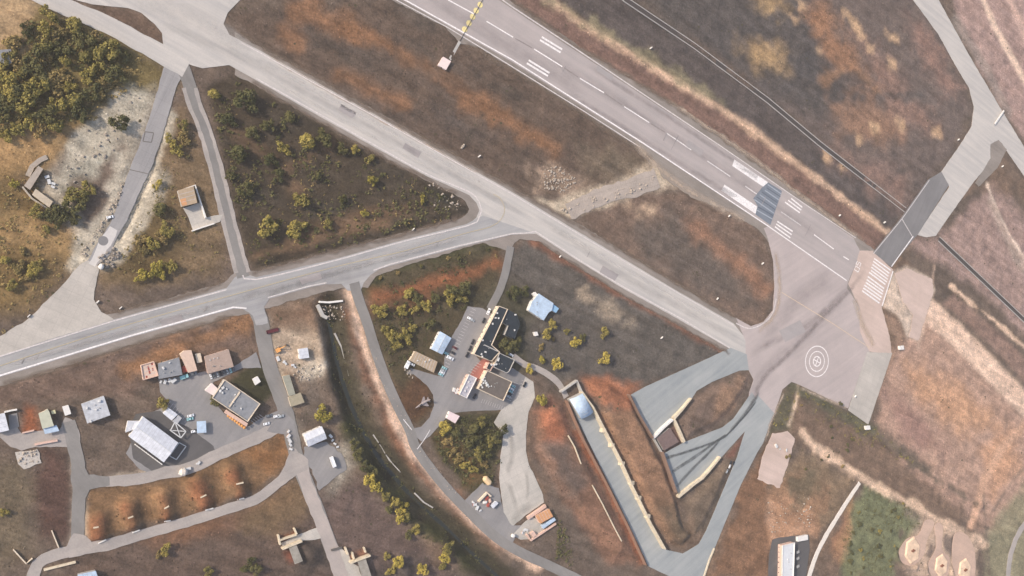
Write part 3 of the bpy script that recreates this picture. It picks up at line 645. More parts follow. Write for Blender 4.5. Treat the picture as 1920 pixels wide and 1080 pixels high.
cover([(1276,940),(1352,866),(1376,866),(1330,985),(1300,1005)], (124,106,94), 5)
cover([(1440,900),(1424,850),(1392,910),(1330,1085),(1440,1085)], (142,106,84), 6)
cover([(1422,850),(1440,830),(1436,870)], (128,96,72), 4)
CM = 1.0
# gardens of the main building
cover([(690,540),(712,510),(860,470),(935,460),(945,490),(925,560),(880,580),(836,650),(830,700),(770,700),(810,730),(814,765),(790,800),(765,785),(735,720),(700,630)], (98,86,68), 4, 1, wob=.4)
cover([(690,545),(720,505),(860,468),(930,458)], (84,82,58), 5, .9, True, .6, 5)
cover([(712,560),(790,538),(870,515),(930,490)], (172,108,76), 6, .85, True, .9, 5)
cover([(700,570),(760,580),(800,560)], (150,104,78), 8, .7, True, 1, 5)
cover([(740,720),(790,705),(812,740),(805,780),(770,790),(748,760)], (112,80,62), 6, .85)
cover([(890,560),(960,530),(1000,560),(985,700),(940,700),(925,600)], (88,84,70), 8, .9)
cover([(806,810),(830,790),(866,775),(940,770),(944,815),(936,860),(925,905),(885,925),(850,890),(815,845)], (92,84,64), 4, 1, wob=.5)
cover([(820,820),(850,860),(880,900),(905,890),(870,840)], (150,110,70), 8, .8)
# canal margins
cover([(655,585),(672,640),(690,700),(720,760),(752,830),(800,895),(860,955),(940,1020)], (162,112,88), 5, .9, True, 1.0, 5)
cover([(654,545),(670,610),(690,670),(712,725),(742,790),(775,850),(830,920),(890,980),(960,1035),(1010,1062)], (216,180,160), 3, .95, True, .4, 3.4)
cover(canal, (76,70,58), 5, 1, True, .7, 11)
cover([(650,800),(680,860),(720,920),(780,975),(850,1030),(900,1080)], (86,84,54), 6, .8, True, 1, 5)
# south-west
cover([(-200,720),(0,722),(250,648),(437,594),(470,600),(470,650),(300,680),(250,750),(150,740),(-200,790)], (134,110,100), 4, 1, wob=.4)
cover([(240,690),(340,650),(440,606),(470,600)], (168,122,88), 6, .8, True, 1.2, 5)
cover([(500,570),(600,545),(612,600),(615,660),(600,760),(560,780),(530,720),(505,640)], (150,126,110), 6)
cover([(505,580),(590,562),(590,600),(510,610)], (136,104,86), 8, .8)
cover([(560,690),(605,670),(610,760),(570,790),(560,740)], (110,100,96), 8, .8)
cover([(48,765),(64,765),(70,806),(44,812)], (172,100,66), 4, .9, wob=.4)
cover([(160,915),(260,905),(330,890),(420,855),(520,808),(545,830),(545,865),(490,915),(370,960),(180,1012),(158,1010)], (146,112,84), 4, 1, wob=.5)
cover([(460,850),(530,820),(545,850),(500,890)], (168,118,78), 8, .8)
for a, b in (((178,980),(182,1010)), ((242,955),(248,990)), ((304,935),(312,972)), ((370,910),(380,946)), ((438,888),(448,924))):
    cover([a, b], (158,102,74), 4, .85, True, .8, 3.5)  # orange mound soil, with the sunlit face tone put into the colour
cover([(80,845),(128,845),(138,900),(136,1012),(70,1010),(60,930)], (106,80,74), 5, 1, wob=.7)
cover([(-200,860),(40,870),(60,930),(70,1010),(20,1060),(-200,1090)], (124,108,92), 8)
cover([(165,1032),(380,985),(560,910),(600,980),(640,1085),(500,1130),(60,1130)], (116,96,88), 5)
cover([(300,1000),(420,975),(540,930)], (150,108,84), 8, .8, True, 1.2, 6)
cover([(440,960),(560,900),(585,950),(520,1000),(460,1000)], (138,112,86), 8, .8)
cover([(590,930),(680,890),(760,990),(850,1085),(640,1085),(600,980)], (120,100,96), 6)
cover([(555,1010),(640,1010),(630,1070),(560,1080)], (92,82,80), 8, .9)  # dark mound soil, with the shelter's cast shadow painted in
cover([(730,1050),(800,1050),(780,1100),(700,1090)], (98,88,86), 8, .8)
cover([(632,880),(660,840),(655,905),(615,930)], (150,138,128), 8, .8)
# bare rims along the roads
cover([(172,12),(240,17),(265,26),(290,47),(303,64),(305,80),(290,77),(260,60),(215,36)], (128,104,92), 2, 1, wob=.2)
cover([(-100,-40),(70,-20),(60,30),(30,90),(-100,90)], (176,146,116), 5, .9)
cover([(426,716),(450,692),(492,676),(512,700),(512,740),(490,760)], (80,76,56), 3, 1, wob=.3)
cover([(100,345),(128,275),(160,240),(196,216),(215,184),(250,166),(290,170),(272,215),(236,250),(214,295),(180,325),(140,348),(112,370)], (168,160,150), 4, .95, wob=.8)
cover([(300,190),(322,215),(300,290),(275,345)], (190,178,166), 3, .8, True, .8, 2)
cover([(228,290),(222,340),(200,400),(160,450),(150,492)], (192,180,168), 4, .85, True, .8, 4)
cover([(268,350),(262,400),(240,440),(215,475)], (182,170,158), 4, .8, True, .8, 5)
cover([(1010,385),(1060,385),(1100,375),(1080,405),(1050,410)], (166,150,136), 5, .85, wob=.8)
cover([(1180,335),(1225,300),(1250,318),(1262,345),(1220,362),(1190,360)], (186,166,150), 5, .85, wob=1)
cover([(505,620),(560,620),(606,640),(612,690),(590,714),(545,706),(512,690)], (182,160,144), 6, .85, wob=.8)
cover([(560,690),(606,682),(604,704),(570,712)], (200,188,176), 5, .85)
cover([(612,840),(645,835),(660,870),(640,905),(620,900)], (160,150,142), 6, .8)
cover([(500,600),(520,690),(545,770),(560,830)], (150,138,128), 4, .7, True, .5, 3)
cover([(1015,392),(1060,392),(1120,370),(1190,350),(1250,322)], (186,168,152), 4, .9, True, .7, 8)
cover([(528,1006),(552,998),(556,1010),(532,1020)], (150,92,64), 2, .95, wob=.3)
cover([(655,1040),(684,1028),(686,1040),(660,1050)], (156,110,92), 2, .9, wob=.3)
cover([(532,1034),(548,1030),(556,1052),(545,1056)], (150,84,66), 3, .8, wob=.6)
CM = 1.5
cover([(1745,585),(1790,625),(1830,665),(1880,715),(1930,765),(1990,820)], (212,180,164), 4, .95, True, .25, 12)
cover([(1782,535),(1815,565),(1862,598),(1900,632),(1970,690)], (216,182,162), 2, .9, True, .5, 1.6)
cover([(1835,-20),(1870,60),(1905,120),(1950,200)], (214,184,168), 3, .9, True, .3, 4)
cover([(1880,-30),(1925,70)], (200,166,156), 4, .8, True, .3, 5)
cover([(1792,40),(1850,130),(1890,210)], (142,130,126), 4, .6, True, .3, 6)
cover([(1676,508),(1700,500),(1745,520),(1752,545),(1735,600),(1722,640),(1700,632),(1680,590),(1656,575)], (200,178,166), 3, .9, wob=.4)
cover([(1660,590),(1690,605),(1698,640),(1682,642),(1668,620)], (146,118,104), 3, .9, wob=.4)
cover([(1752,500),(1745,545),(1735,600),(1722,650)], (190,160,146), 2, .8, True, .4, 2)
cover([(1505,812),(1530,838),(1600,885),(1660,920),(1720,950),(1760,975),(1800,992),(1850,1022)], (208,176,156), 3, .9, True, .6, 3.6)
cover([(1735,965),(1800,985),(1835,1010),(1830,1085),(1700,1085),(1690,1040)], (190,162,146), 6, .8, wob=.8)
cover([(1764,1010),(1772,1000),(1782,1008),(1792,1000),(1804,1008),(1800,1025),(1784,1044),(1768,1026)], (120,104,98), 2, .95, wob=.3)
cover([(1745,1020),(1752,1030),(1744,1050),(1736,1040)], (124,106,100), 2, .9, wob=.3)
cover([(1497,722),(1492,760),(1480,795)], (196,170,152), 2, .9, True, .3, 1.4)
cover([(1850,345),(1868,390),(1890,435),(1925,490),(1970,560)], (214,190,178), 2, .9, True, .3, 1.6)
cover([(1858,380),(1880,430),(1915,500),(1960,570)], (170,150,142), 4, .7, True, .6, 5)
cover([(1820,985),(1845,900),(1880,840),(1930,790)], (200,158,136), 4, .85, True, .4, 5)
cover([(1848,1010),(1860,960),(1900,900),(1960,840)], (120,104,96), 2, .7, True, .4, 1.2)
cover([(1845,930),(1850,1000),(1856,1085)], (112,98,88), 2, .7, True, .4, 1.4)
cover([(1520,750),(1640,815),(1740,890),(1830,945)], (100,88,78), 3, .8, True, 1, 2.5)
cover([(1480,720),(1530,745),(1590,780),(1640,805)], (92,90,74), 4, .8, True, .8, 4)
cover([(1440,915),(1500,880),(1560,930),(1530,990),(1450,990)], (150,112,88), 6, .6, wob=2)
cover([(1480,900),(1520,880),(1540,930),(1500,950)], (94,88,74), 6, .7, wob=2)
CM = 1.0
cover([(1620,130),(1640,160),(1600,165),(1560,160),(1500,140),(1480,110),(1520,90),(1570,130)], (96,90,92), 5, .8, wob=1.2)
cover([(1470,150),(1540,165),(1600,160),(1640,172),(1690,180)], (92,84,84), 2, .7, True, 1, 1.6)
cover([(1690,170),(1730,165),(1740,190),(1700,190)], (108,104,106), 6, .7)
cover([(1545,150),(1600,120),(1650,175)], (172,128,98), 5, .6, True, 1, 3)
for c in ((700,215),(850,150),(930,160),(620,95),(1010,240),(1120,300)):
    cover([(c[0]-40,c[1]-22),(c[0]+40,c[1]+24)], (90,80,76), 5, .55, True, 1.4, 2)
cover([(905,215),(890,240),(875,262),(868,275)], (86,76,70), 2, .8, True, .6, 1.5)
for pl in ([(136,845),(139,900),(138,1020)], [(160,900),(250,890),(330,872)], [(155,925),(154,1015)]):
    cover(pl, (190,172,158), 3, .8, True, .5, 1.6)
for pl in ([(90,350),(170,460),(150,500)], [(300,330),(250,430),(205,490)]):
    cover(pl, (186,172,158), 5, .8, True, .8, 4)
cover([(215,190),(290,165),(310,175),(280,260),(240,350),(195,440),(150,500),(140,470),(200,380),(230,280),(180,300),(100,360),(90,340),(140,260)], (176,164,152), 5, .75, wob=1)

nx, ny = len(xs), len(ys)
lum = C @ np.array([0.3, 0.55, 0.15])
C = (lum[..., None] + (C - lum[..., None]) * 0.95) * np.array([0.68, 0.70, 0.645])
me = bpy.data.meshes.new('ground')
V = np.stack([GX, GY, H], -1).reshape(-1, 3)
ii = np.arange((ny-1)*(nx-1)); rr, cc = ii // (nx-1), ii % (nx-1); a0 = rr*nx + cc
F = np.stack([a0, a0+1, a0+nx+1, a0+nx], -1)
me.vertices.add(len(V)); me.vertices.foreach_set('co', V.ravel())
me.loops.add(F.size); me.loops.foreach_set('vertex_index', F.ravel())
me.polygons.add(len(F)); me.polygons.foreach_set('loop_start', np.arange(0, F.size, 4)); me.polygons.foreach_set('loop_total', np.full(len(F), 4))
me.update()
me.polygons.foreach_set('use_smooth', np.ones(len(F), bool))
at = me.color_attributes.new('cover', 'FLOAT_COLOR', 'POINT')
at.data.foreach_set('color', np.concatenate([C.reshape(-1, 3), np.ones((len(V), 1))], 1).ravel())

m, n, l, b = nodes_of('soil_and_stubble')
b.inputs['Roughness'].default_value = 0.95; b.inputs['Specular IOR Level'].default_value = 0.1
ca = n.new('ShaderNodeAttribute'); ca.attribute_name = 'cover'
geo = n.new('ShaderNodeNewGeometry')
def gnoise(scale, det, ro=0.65, stretch=None):
    t = n.new('ShaderNodeTexNoise'); t.inputs['Scale'].default_value = scale; t.inputs['Detail'].default_value = det; t.inputs['Roughness'].default_value = ro
    src = geo.outputs['Position']
    if stretch:
        mp = n.new('ShaderNodeMapping'); mp.vector_type = 'TEXTURE'; mp.inputs['Rotation'].default_value = (0, 0, RW); mp.inputs['Scale'].default_value = (stretch, 1, 1)
        l.new(src, mp.inputs['Vector']); src = mp.outputs[0]
    l.new(src, t.inputs['Vector']); return t.outputs['Fac']
def ramp(fac, p0, c0, p1, c1):
    r = n.new('ShaderNodeValToRGB'); e = r.color_ramp.elements
    e[0].position = p0; e[0].color = c0 + (1,); e[1].position = p1; e[1].color = c1 + (1,)
    l.new(fac, r.inputs['Fac']); return r.outputs['Color']
def mul(a_, b_, f=1.0):
    q = n.new('ShaderNodeMix'); q.data_type = 'RGBA'; q.blend_type = 'MULTIPLY'; q.inputs['Factor'].default_value = f
    l.new(a_, q.inputs[6]); l.new(b_, q.inputs[7]); return q.outputs[2]
c1 = mul(ca.outputs['Color'], ramp(gnoise(0.09, 8, 0.72), 0.33, (0.62, 0.64, 0.66), 0.68, (1.36, 1.33, 1.30)))
c2 = mul(c1, ramp(gnoise(0.16, 6, 0.7, 7), 0.34, (0.78, 0.76, 0.74), 0.66, (1.2, 1.2, 1.2)))
c3 = mul(c2, ramp(gnoise(0.62, 5, 0.75), 0.32, (0.66, 0.66, 0.66), 0.68, (1.34, 1.34, 1.34)))
# scattered tufts and stones
vo = n.new('ShaderNodeTexVoronoi'); vo.inputs['Scale'].default_value = 0.22; vo.inputs['Randomness'].default_value = 1.0
l.new(geo.outputs['Position'], vo.inputs['Vector'])
tuft = n.new('ShaderNodeMath'); tuft.operation = 'LESS_THAN'; tuft.inputs[1].default_value = 0.24
l.new(vo.outputs['Distance'], tuft.inputs[0])
pick = n.new('ShaderNodeMath'); pick.operation = 'GREATER_THAN'; pick.inputs[1].default_value = 0.62
l.new(gnoise(0.05, 4), pick.inputs[0])
sel = n.new('ShaderNodeMath'); sel.operation = 'MULTIPLY'; l.new(tuft.outputs[0], sel.inputs[0]); l.new(pick.outputs[0], sel.inputs[1])
sw = n.new('ShaderNodeMix'); sw.data_type = 'RGBA'; l.new(sel.outputs[0], sw.inputs[0]); l.new(c3, sw.inputs[6]); sw.inputs[7].default_value = lin((78, 72, 54)) + (1,)
l.new(sw.outputs[2], b.inputs['Base Color'])
bp = n.new('ShaderNodeBump'); bp.inputs['Strength'].default_value = 0.55; bp.inputs['Distance'].default_value = 0.8
l.new(gnoise(0.5, 7, 0.75), bp.inputs['Height']); l.new(bp.outputs[0], b.inputs['Normal'])
ground = link('ground', me, m); ground['kind'] = 'structure'
def hgt(x, y):
    i = int(np.clip(np.searchsorted(ys, y), 1, ny-1)); j = int(np.clip(np.searchsorted(xs, x), 1, nx-1))
    return float(min(H[i, j], H[i-1, j], H[i, j-1], H[i-1, j-1]))
def surf(x, y):
    z = hgt(x, y); X, Y = np.array([x]), np.array([y])
    for pts, zz in SHEETS:
        if zz > z and inside(X, Y, pts)[0]: z = zz
    return z
def G(px, py):
    v = P(px, py); return Vector((v.x, v.y, surf(v.x, v.y)))


# ------------------------------------------------------------------ materials of the things
W_cream = mat('cream_render', (214, 198, 176), 0.85, 0.1, 0.6)
W_grey = mat('grey_render', (176, 172, 166), 0.85, 0.1, 0.6)
W_white = mat('white_render', (222, 218, 212), 0.8, 0.08, 0.6)
W_pink = mat('pink_render', (208, 176, 160), 0.85, 0.1, 0.6)
W_dark = mat('dark_render', (104, 98, 94), 0.85, 0.1, 0.6)
R_white = mat('white_sheet_roof', (206, 208, 214), 0.5, 0.2, 0.3, 0.4)
R_blue = mat('pale_blue_sheet_roof', (180, 198, 216), 0.5, 0.2, 0.3, 0.4)
R_grey = mat('grey_felt_roof', (134, 136, 140), 0.9, 0.16, 0.35)
R_black = mat('black_bitumen_roof', (42, 50, 58), 0.75, 0.25, 0.3)
R_brown = mat('brown_gravel_roof', (104, 96, 90), 0.9, 0.18, 0.4)
R_tan = mat('tan_roof', (172, 152, 128), 0.9, 0.12, 0.4)
R_pink = mat('pinkish_roof', (206, 180, 162), 0.9, 0.1, 0.4)
R_olive = mat('pale_green_roof', (186, 186, 166), 0.9, 0.08, 0.4)
R_orange = mat('orange_roof', (202, 150, 108), 0.85, 0.12, 0.5)
R_red = mat('dark_red_paint', (150, 74, 66), 0.7, 0.12, 0.7)
M_unit = mat('pale_metal_unit', (206, 206, 204), 0.5, 0.08, 1.0, 0.5)
M_glass = mat('dark_glass', (38, 44, 50), 0.15, 0.1, 0.5, 0.6)
M_frame = mat('window_frame', (196, 192, 186), 0.6, 0.05, 1.0)
M_door = mat('door_paint', (96, 92, 88), 0.6, 0.1, 1.0)
M_steel = mat('galvanised_steel', (150, 150, 148), 0.45, 0.1, 1.0, 0.5)
M_stone = mat('pale_stone', (164, 153, 141), 0.9, 0.18, 0.8)
M_earthwall = mat('weathered_concrete', (176, 166, 152), 0.9, 0.16, 0.5)
M_wallc = mat('cream_concrete', (204, 190, 166), 0.9, 0.22, 0.35)  # even cream base colour of the concrete walls and copings

# unit window and door, shared by every building
_w = MB(); _w.box(-0.62, 0.62, -0.04, 0.05, -0.62, 0.62); WIN_F = _w.mesh(); WIN_F.materials.append(M_frame)
_w = MB(); _w.box(-0.5, 0.5, 0.05, 0.07, -0.5, 0.5); WIN_G = _w.mesh(); WIN_G.materials.append(M_glass)
_w = MB(); _w.box(-0.55, 0.55, -0.04, 0.06, 0.0, 2.1); DOOR = _w.mesh(); DOOR.materials.append(M_door)
_w = MB(); _w.box(0.36, 0.46, 0.06, 0.1, 0.95, 1.1); HANDLE = _w.mesh(); HANDLE.materials.append(M_steel)
_w = MB(); _w.box(-0.6, 0.6, -0.45, 0.45, 0.0, 0.8).box(-0.45, 0.45, -0.3, 0.3, 0.8, 0.92); UNIT = _w.mesh(); UNIT.materials.append(M_unit)
_w = MB(); _w.tube((0,0,.003), (0,0,.55), .28, 8).tube((0,0,.55), (0,0,.72), .42, 8, .3); VENT = _w.mesh(); VENT.materials.append(M_steel)
def building(name, label, cat, px, h, wallm, roofm, roof='flat', parapet=None, units=(), windows=True, rise=1.2, over=0.25, group=None, base=None):
    """px: roof corners on the map sheet, read at eaves height h; the walls stand below them"""
    w = [P(p[0], p[1], h) for p in px]; pts = [Vector((v.x, v.y)) for v in w]
    if area(pts) < 0: pts = pts[::-1]
    c = sum(pts, Vector((0, 0))) / len(pts)
    g = empty(name, (c.x, c.y, base if base is not None else 0.0)); tag(g, label, cat, group)
    q = [p - c for p in pts]; n = len(q)
    link('wall', MB().prism(q, -0.6, h, False, True).mesh(), wallm, g)
    def grow(poly, d_):
        out = []
        for i in range(len(poly)):
            a, b_, e = poly[i-1], poly[i], poly[(i+1) % len(poly)]
            t1, t2 = (b_ - a).normalized(), (e - b_).normalized()
            n1, n2 = Vector((t1.y, -t1.x)), Vector((t2.y, -t2.x)); k = n1 + n2
            out.append(b_ + k * d_ / max(0.4, k.dot(n1)))
        return out
    if roof == 'flat':
        rf = link('roof', MB().prism(grow(q, over), h + 0.003, h + 0.28).mesh(), roofm, g); top = h + 0.28
        if parapet:
            o_, i_ = grow(q, over - 0.04), grow(q, over - 0.5); mb = MB()
            for k in range(n):
                j = (k + 1) % n; mb.prism([o_[k], o_[j], i_[j], i_[k]], h + 0.283, h + 0.95)
            link('parapet', mb.mesh(), parapet, g)
    else:
        # quad roofs: edge 0-1 and 2-3 become the eaves when they are the long ones
        if (q[1]-q[0]).length < (q[2]-q[1]).length: q2 = [q[1], q[2], q[3], q[0]]
        else: q2 = q
        e = grow(q2, over); mb = MB(); K = 2 if roof == 'gable' else 10
        prof = []
        for k in range(K + 1):
            t = k / K
            z = rise * (1 - abs(2*t - 1)) if roof == 'gable' else rise * math.sin(math.pi * t)
            prof.append((t, z))
        v = []
        for t, z in prof:
            a = e[1].lerp(e[2], t); b_ = e[0].lerp(e[3], t)
            v += [(a.x, a.y, h + 0.1 + z), (b_.x, b_.y, h + 0.1 + z), (a.x, a.y, h - 0.02 + z), (b_.x, b_.y, h - 0.02 + z)]
        f = []
        for k in range(K):
            i0, i1 = 4*k, 4*k + 4
            f += [(i0, i1, i1+1, i0+1), (i0+2, i0+3, i1+3, i1+2), (i0, i0+2, i1+2, i1), (i0+1, i1+1, i1+3, i0+3)]
        f += [(0, 1, 3, 2), (4*K, 4*K+2, 4*K+3, 4*K+1)]
        link('roof', mesh(v, f, roof == 'barrel'), roofm, g); top = h + rise
        # gable ends closing the roof space
        for s_, eo in ((0, (q2[1], q2[2])), (1, (q2[0], q2[3]))):
            vv = [(eo[0].x, eo[0].y, h)] + [(eo[0].lerp(eo[1], t).x, eo[0].lerp(eo[1], t).y, h + z) for t, z in prof] + [(eo[1].x, eo[1].y, h)]
            link('gable_end', MB().add(vv, [tuple(range(len(vv)))]).mesh(), wallm, g)
        if roof == 'gable':
            r0, r1 = e[1].lerp(e[2], .5), e[0].lerp(e[3], .5)
            link('ridge_cap', MB().seg(r0, r1, 0.35, h + rise + 0.06, h + rise + 0.16).mesh(), M_unit, g)
    if n == 4 and roofm in (R_white, R_blue, R_pink, R_tan, R_orange):          # standing seams of the sheet roof
        qq = q if (q[1]-q[0]).length >= (q[2]-q[1]).length else [q[1], q[2], q[3], q[0]]
        m_ = max(2, int((qq[1]-qq[0]).length / 2.2)); sm = MB(); K = 1 if roof == 'flat' else (2 if roof == 'gable' else 10)
        for i in range(1, m_):
            a_, b_ = qq[0].lerp(qq[1], i/m_), qq[3].lerp(qq[2], i/m_); t = (qq[1]-qq[0]).normalized() * .1
            for k in range(K):
                zz = [(h + .284) if roof == 'flat' else h + .1 + (rise * (1 - abs(2*u_ - 1)) if roof == 'gable' else rise * math.sin(math.pi*u_)) for u_ in (k/K, (k+1)/K)]
                c0, c1 = a_.lerp(b_, k/K), a_.lerp(b_, (k+1)/K)
                sm.add([(c0.x-t.x, c0.y-t.y, zz[0]+.03), (c0.x+t.x, c0.y+t.y, zz[0]+.03), (c1.x+t.x, c1.y+t.y, zz[1]+.03), (c1.x-t.x, c1.y-t.y, zz[1]+.03), (c0.x, c0.y, zz[0]+.1), (c1.x, c1.y, zz[1]+.1)], [(0,4,5,3),(4,1,2,5),(0,1,4),(3,5,2)])
        link('roof_seams', sm.mesh(), mat('seam_metal', (186,188,192), 0.6, 0.1), g)['kind'] = 'stuff'
    if h > 3.3 and area(q) > 120:
        for i in range(3):
            u_, w_ = random.uniform(.2,.8), random.uniform(.2,.8); pt = q[0].lerp(q[1], u_).lerp(q[-1].lerp(q[2], u_), w_)
            if not inside(np.array([pt.x]), np.array([pt.y]), q)[0] or roof != 'flat': continue
            o = link('roof_vent', VENT, None, g, (pt.x, pt.y, top)); o.scale = (1, 1, random.uniform(.8, 1.4))
    if windows and h > 2.4:
        edges = sorted(range(n), key=lambda k: -(q[(k+1) % n] - q[k]).length)
        for rank, k in enumerate(edges[:4]):
            a, b_ = q[k], q[(k+1) % n]; L = (b_ - a).length
            if L < 3: continue
            t = (b_ - a).normalized(); ang = math.atan2(-t.x, t.y) + math.pi / 2 * 0
            rz = math.atan2(t.y, t.x) + math.pi        # local +y points out of the wall
            m_ = max(1, int(L / 4.2)); 
            for i in range(m_):
                pnt = a + t * L * (i + 0.5) / m_
                if rank == 0 and i == m_ // 2:
                    o = link('door', DOOR, None, g, (pnt.x, pnt.y, 0.0)); o.rotation_euler = (0, 0, rz)
                    link('handle', HANDLE, None, o)
                else:
                    for fl in range(max(1, int(h / 3.2))):
                        o = link('window', WIN_F, None, g, (pnt.x, pnt.y, 1.6 + 3.2 * fl)); o.rotation_euler = (0, 0, rz)
                        link('pane', WIN_G, None, o)
    for u in units:
        v = P(u[0], u[1], top); o = link('roof_unit', UNIT, None, g, (v.x - c.x, v.y - c.y, top + 0.004 if roof == 'flat' else top - 0.3))
        o.rotation_euler = (0, 0, random.uniform(0, 3)); s_ = u[2] if len(u) > 2 else 1.0; o.scale = (s_, s_, min(s_, 1.3))
    return g, c
def on_roof(g, c, name, px, z0, z1, m_, read=None):
    pts = [P(p[0], p[1], read if read is not None else z1) for p in px]
    return link(name, MB().prism([Vector((v.x, v.y)) - c for v in pts], z0, z1).mesh(), m_, g)
def wall(name, label, px, thick, h, m_, cat='wall', group=None, read=0.0, z0=-1.0, smooth=False, taper=None, coping=None):
    """free-standing or retaining wall; px read at its top"""
    c = [Vector(P2(p, h)) for p in px]
    if smooth: c = smooth_line(c, 5.0)
    o = c[len(c)//2].copy(); n = len(c); L = []; Rr = []
    for i in range(n):
        t = (c[min(i+1, n-1)] - c[max(i-1, 0)]).normalized(); nn = Vector((-t.y, t.x))
        w_ = thick if not taper else thick + (taper - thick) * i / (n - 1)
        L.append(c[i] - o + nn * w_/2); Rr.append(c[i] - o - nn * w_/2)
    g = link(name, MB().prism(L + Rr[::-1], z0, h).mesh(), m_, None, (o.x, o.y, 0)); tag(g, label, cat, group)
    if coping:
        L2 = [a + (a - b_).normalized() * 0.12 for a, b_ in zip(L, Rr)]; R2 = [b_ + (b_ - a).normalized() * 0.12 for a, b_ in zip(L, Rr)]
        link('coping', MB().prism(L2 + R2[::-1], h + 0.003, h + 0.22).mesh(), coping, g)
    return g
def block(name, label, cat, px, h, m_, group=None, lid=None, z0=0.0):
    """box-like thing with a lid: container, cabinet, kiosk"""
    pts = [Vector(P2(p, h)) for p in px]; c = sum(pts, Vector((0, 0))) / len(pts)
    if area(pts) < 0: pts = pts[::-1]
    g = empty(name, (c.x, c.y, z0)); tag(g, label, cat, group)
    q = [p - c for p in pts]
    link('body', MB().prism(q, 0.0, h).mesh(), m_, g)
    link('lid', MB().prism([p * 1.06 for p in q], h + 0.003, h + 0.15).mesh(), lid or m_, g)
    a, b_ = q[0], q[1]; t = (b_ - a).normalized(); mid_ = (a + b_) / 2
    o = link('door', DOOR, None, g, (mid_.x, mid_.y, 0.05)); o.rotation_euler = (0, 0, math.atan2(t.y, t.x) + math.pi); o.scale = (0.9, 1, min(1, (h - .2) / 2.2))
    return g

# ------------------------------------------------------------------ main building group
g, c = building('office_wing', 'long black-roofed office wing with cream edge beside the car park', 'building', [(935,574),(951,580),(921,647),(936,660),(921,677),(888,664)], 5.4, W_cream, R_black, parapet=W_cream,
    units=[(932,587,1.1),(929,596,1.1),(934.5,596.5,1.1),(923.5,607,1.1),(905,638,1.0),(910,660,1.2),(902.5,664,1.1),(904,668.5,1.1)])
on_roof(g, c, 'stair_head', [(911,664),(922,669),(919,676),(909,671)], 5.69, 6.8, R_black)
on_roof(g, c, 'roof_kerb', [(909,646),(934,658),(933.4,659.6),(908.4,647.6)], 5.69, 6.2, W_grey)
g, c = building('courtyard_wing', 'black-roofed wing bent around the planted courtyard', 'building', [(952,581),(968,590),(974,608),(964,635),(947,628),(954,611),(943,604)], 5.0, W_grey, R_black, parapet=R_black, units=[(966,590,1.2),(964.5,619,1.0)])
g, c = building('square_annex', 'square black-roofed annex with pale parapet', 'building', [(936,662),(964,675),(954,696),(949,699),(925,688)], 5.8, W_cream, R_black, parapet=W_grey, units=[(933.5,675,1.5),(930,683,1.3),(926,684,1.2),(935,672,1.0)])
g, c = building('small_link_block', 'small dark block joining the black roofs to the brown-roofed hall', 'building', [(916,680),(924,684),(919,695),(911,691)], 5.5, W_pink, R_black, parapet=W_pink, units=[(921,684,1.2)])
g, c = building('brown_roofed_hall', 'square brown-roofed hall with cream parapet and cluttered roof', 'building', [(913,695),(959,716),(943,751),(896,729)], 6.0, W_cream, R_brown, parapet=W_cream,
    units=[(905,712,1.5),(909,714,1.2),(911,718,1.6),(906,718,1.3),(913,722,1.8),(902,722,1.2),(916,725,1.0),(904,726,1.1),(908,708,1.0),(921,724,0.8)])
g, c = building('narrow_pavilion', 'narrow white-edged pavilion with greyish roof on the car park', 'building', [(879,702.5),(893,709),(874.5,746),(861,739.5)], 5.0, W_pink, mat('mottled_roof', (176,172,178), 0.9, 0.25, 0.6), parapet=W_white, units=[(879,716,.9),(876,726,.9),(872,733,1.0)])
g, c = building('white_shed', 'white sheet-roofed shed beside the row of stalls', 'shed', [(825,622),(845.5,634),(829,664),(809,654)], 4.0, W_white, R_blue, 'gable', rise=0.8)
g, c = building('tan_shed', 'long tan-roofed shed with dark vents', 'shed', [(778.5,659),(819.5,678.5),(813,698),(769,675.5)], 4.0, W_cream, R_tan, units=[(797,678,.9),(805,675,.9),(783,676,.8)])
g, c = building('white_canteen', 'white-roofed bungalow east of the black-roofed offices', 'building', [(1010,551),(1037,569),(1034,582),(1028.5,585),(1019,600),(992,582),(998,566)], 4.5, W_white, R_blue, windows=True)
building('bungalow_annex', 'small pale blue annex on the bungalow corner', 'annex', [(1037,571),(1047,578.5),(1042,586),(1033,580)], 3.4, W_white, mat('blue_sheet_roof', (140,178,208), 0.5, 0.08), windows=False)
block('water_tank_box', 'small white tank box at the bungalow top corner', 'tank', [(999,551),(1004,547.5),(1008,553),(1003,556)], 3.0, W_white)
block('white_kiosk', 'small white kiosk on the grass below the bungalow', 'kiosk', [(1001,623),(1007,622),(1009.5,628.5),(1003.5,630)], 2.6, W_white)
building('pinkish_hut', 'small pinkish-white hut below the car park', 'hut', [(843,772),(861,780.5),(853,793),(838,784)], 3.2, W_white, mat('pale_pink_roof', (226,206,204), 0.7, 0.06), windows=True)
# ------------------------------------------------------------------ western compound
g, c = building('long_white_hangar', 'long white gabled hangar in the dark yard', 'hangar', [(268.5,782),(333,830),(307,866),(242,818)], 5.5, W_white, R_white, 'gable', rise=1.6)
cl = link('colonnade_beam', MB().seg(Vector(P2((254,834), 3.4)) - c, Vector(P2((304,871), 3.4)) - c, 0.5, 3.2, 3.6).mesh(), W_white, g)
for i in range(13):
    v = P2(lerp((254,834), (304,871), i/12), 3.4); link('colonnade_post', MB().box(v[0]-c.x-.25, v[0]-c.x+.25, v[1]-c.y-.25, v[1]-c.y+.25, 0, 3.19).mesh(), W_white, g)
building('hangar_lean_to', 'lower white lean-to at the hangar end', 'annex', [(240,790),(262,790),(254,803),(236,810)], 4.5, W_white, R_white, windows=False)
building('white_gatehouse', 'small white-roofed hut by the striped stalls', 'hut', [(315,765),(332,777),(321.5,787.5),(306.5,775)], 3.4, W_white, R_white, 'gable', rise=.5)
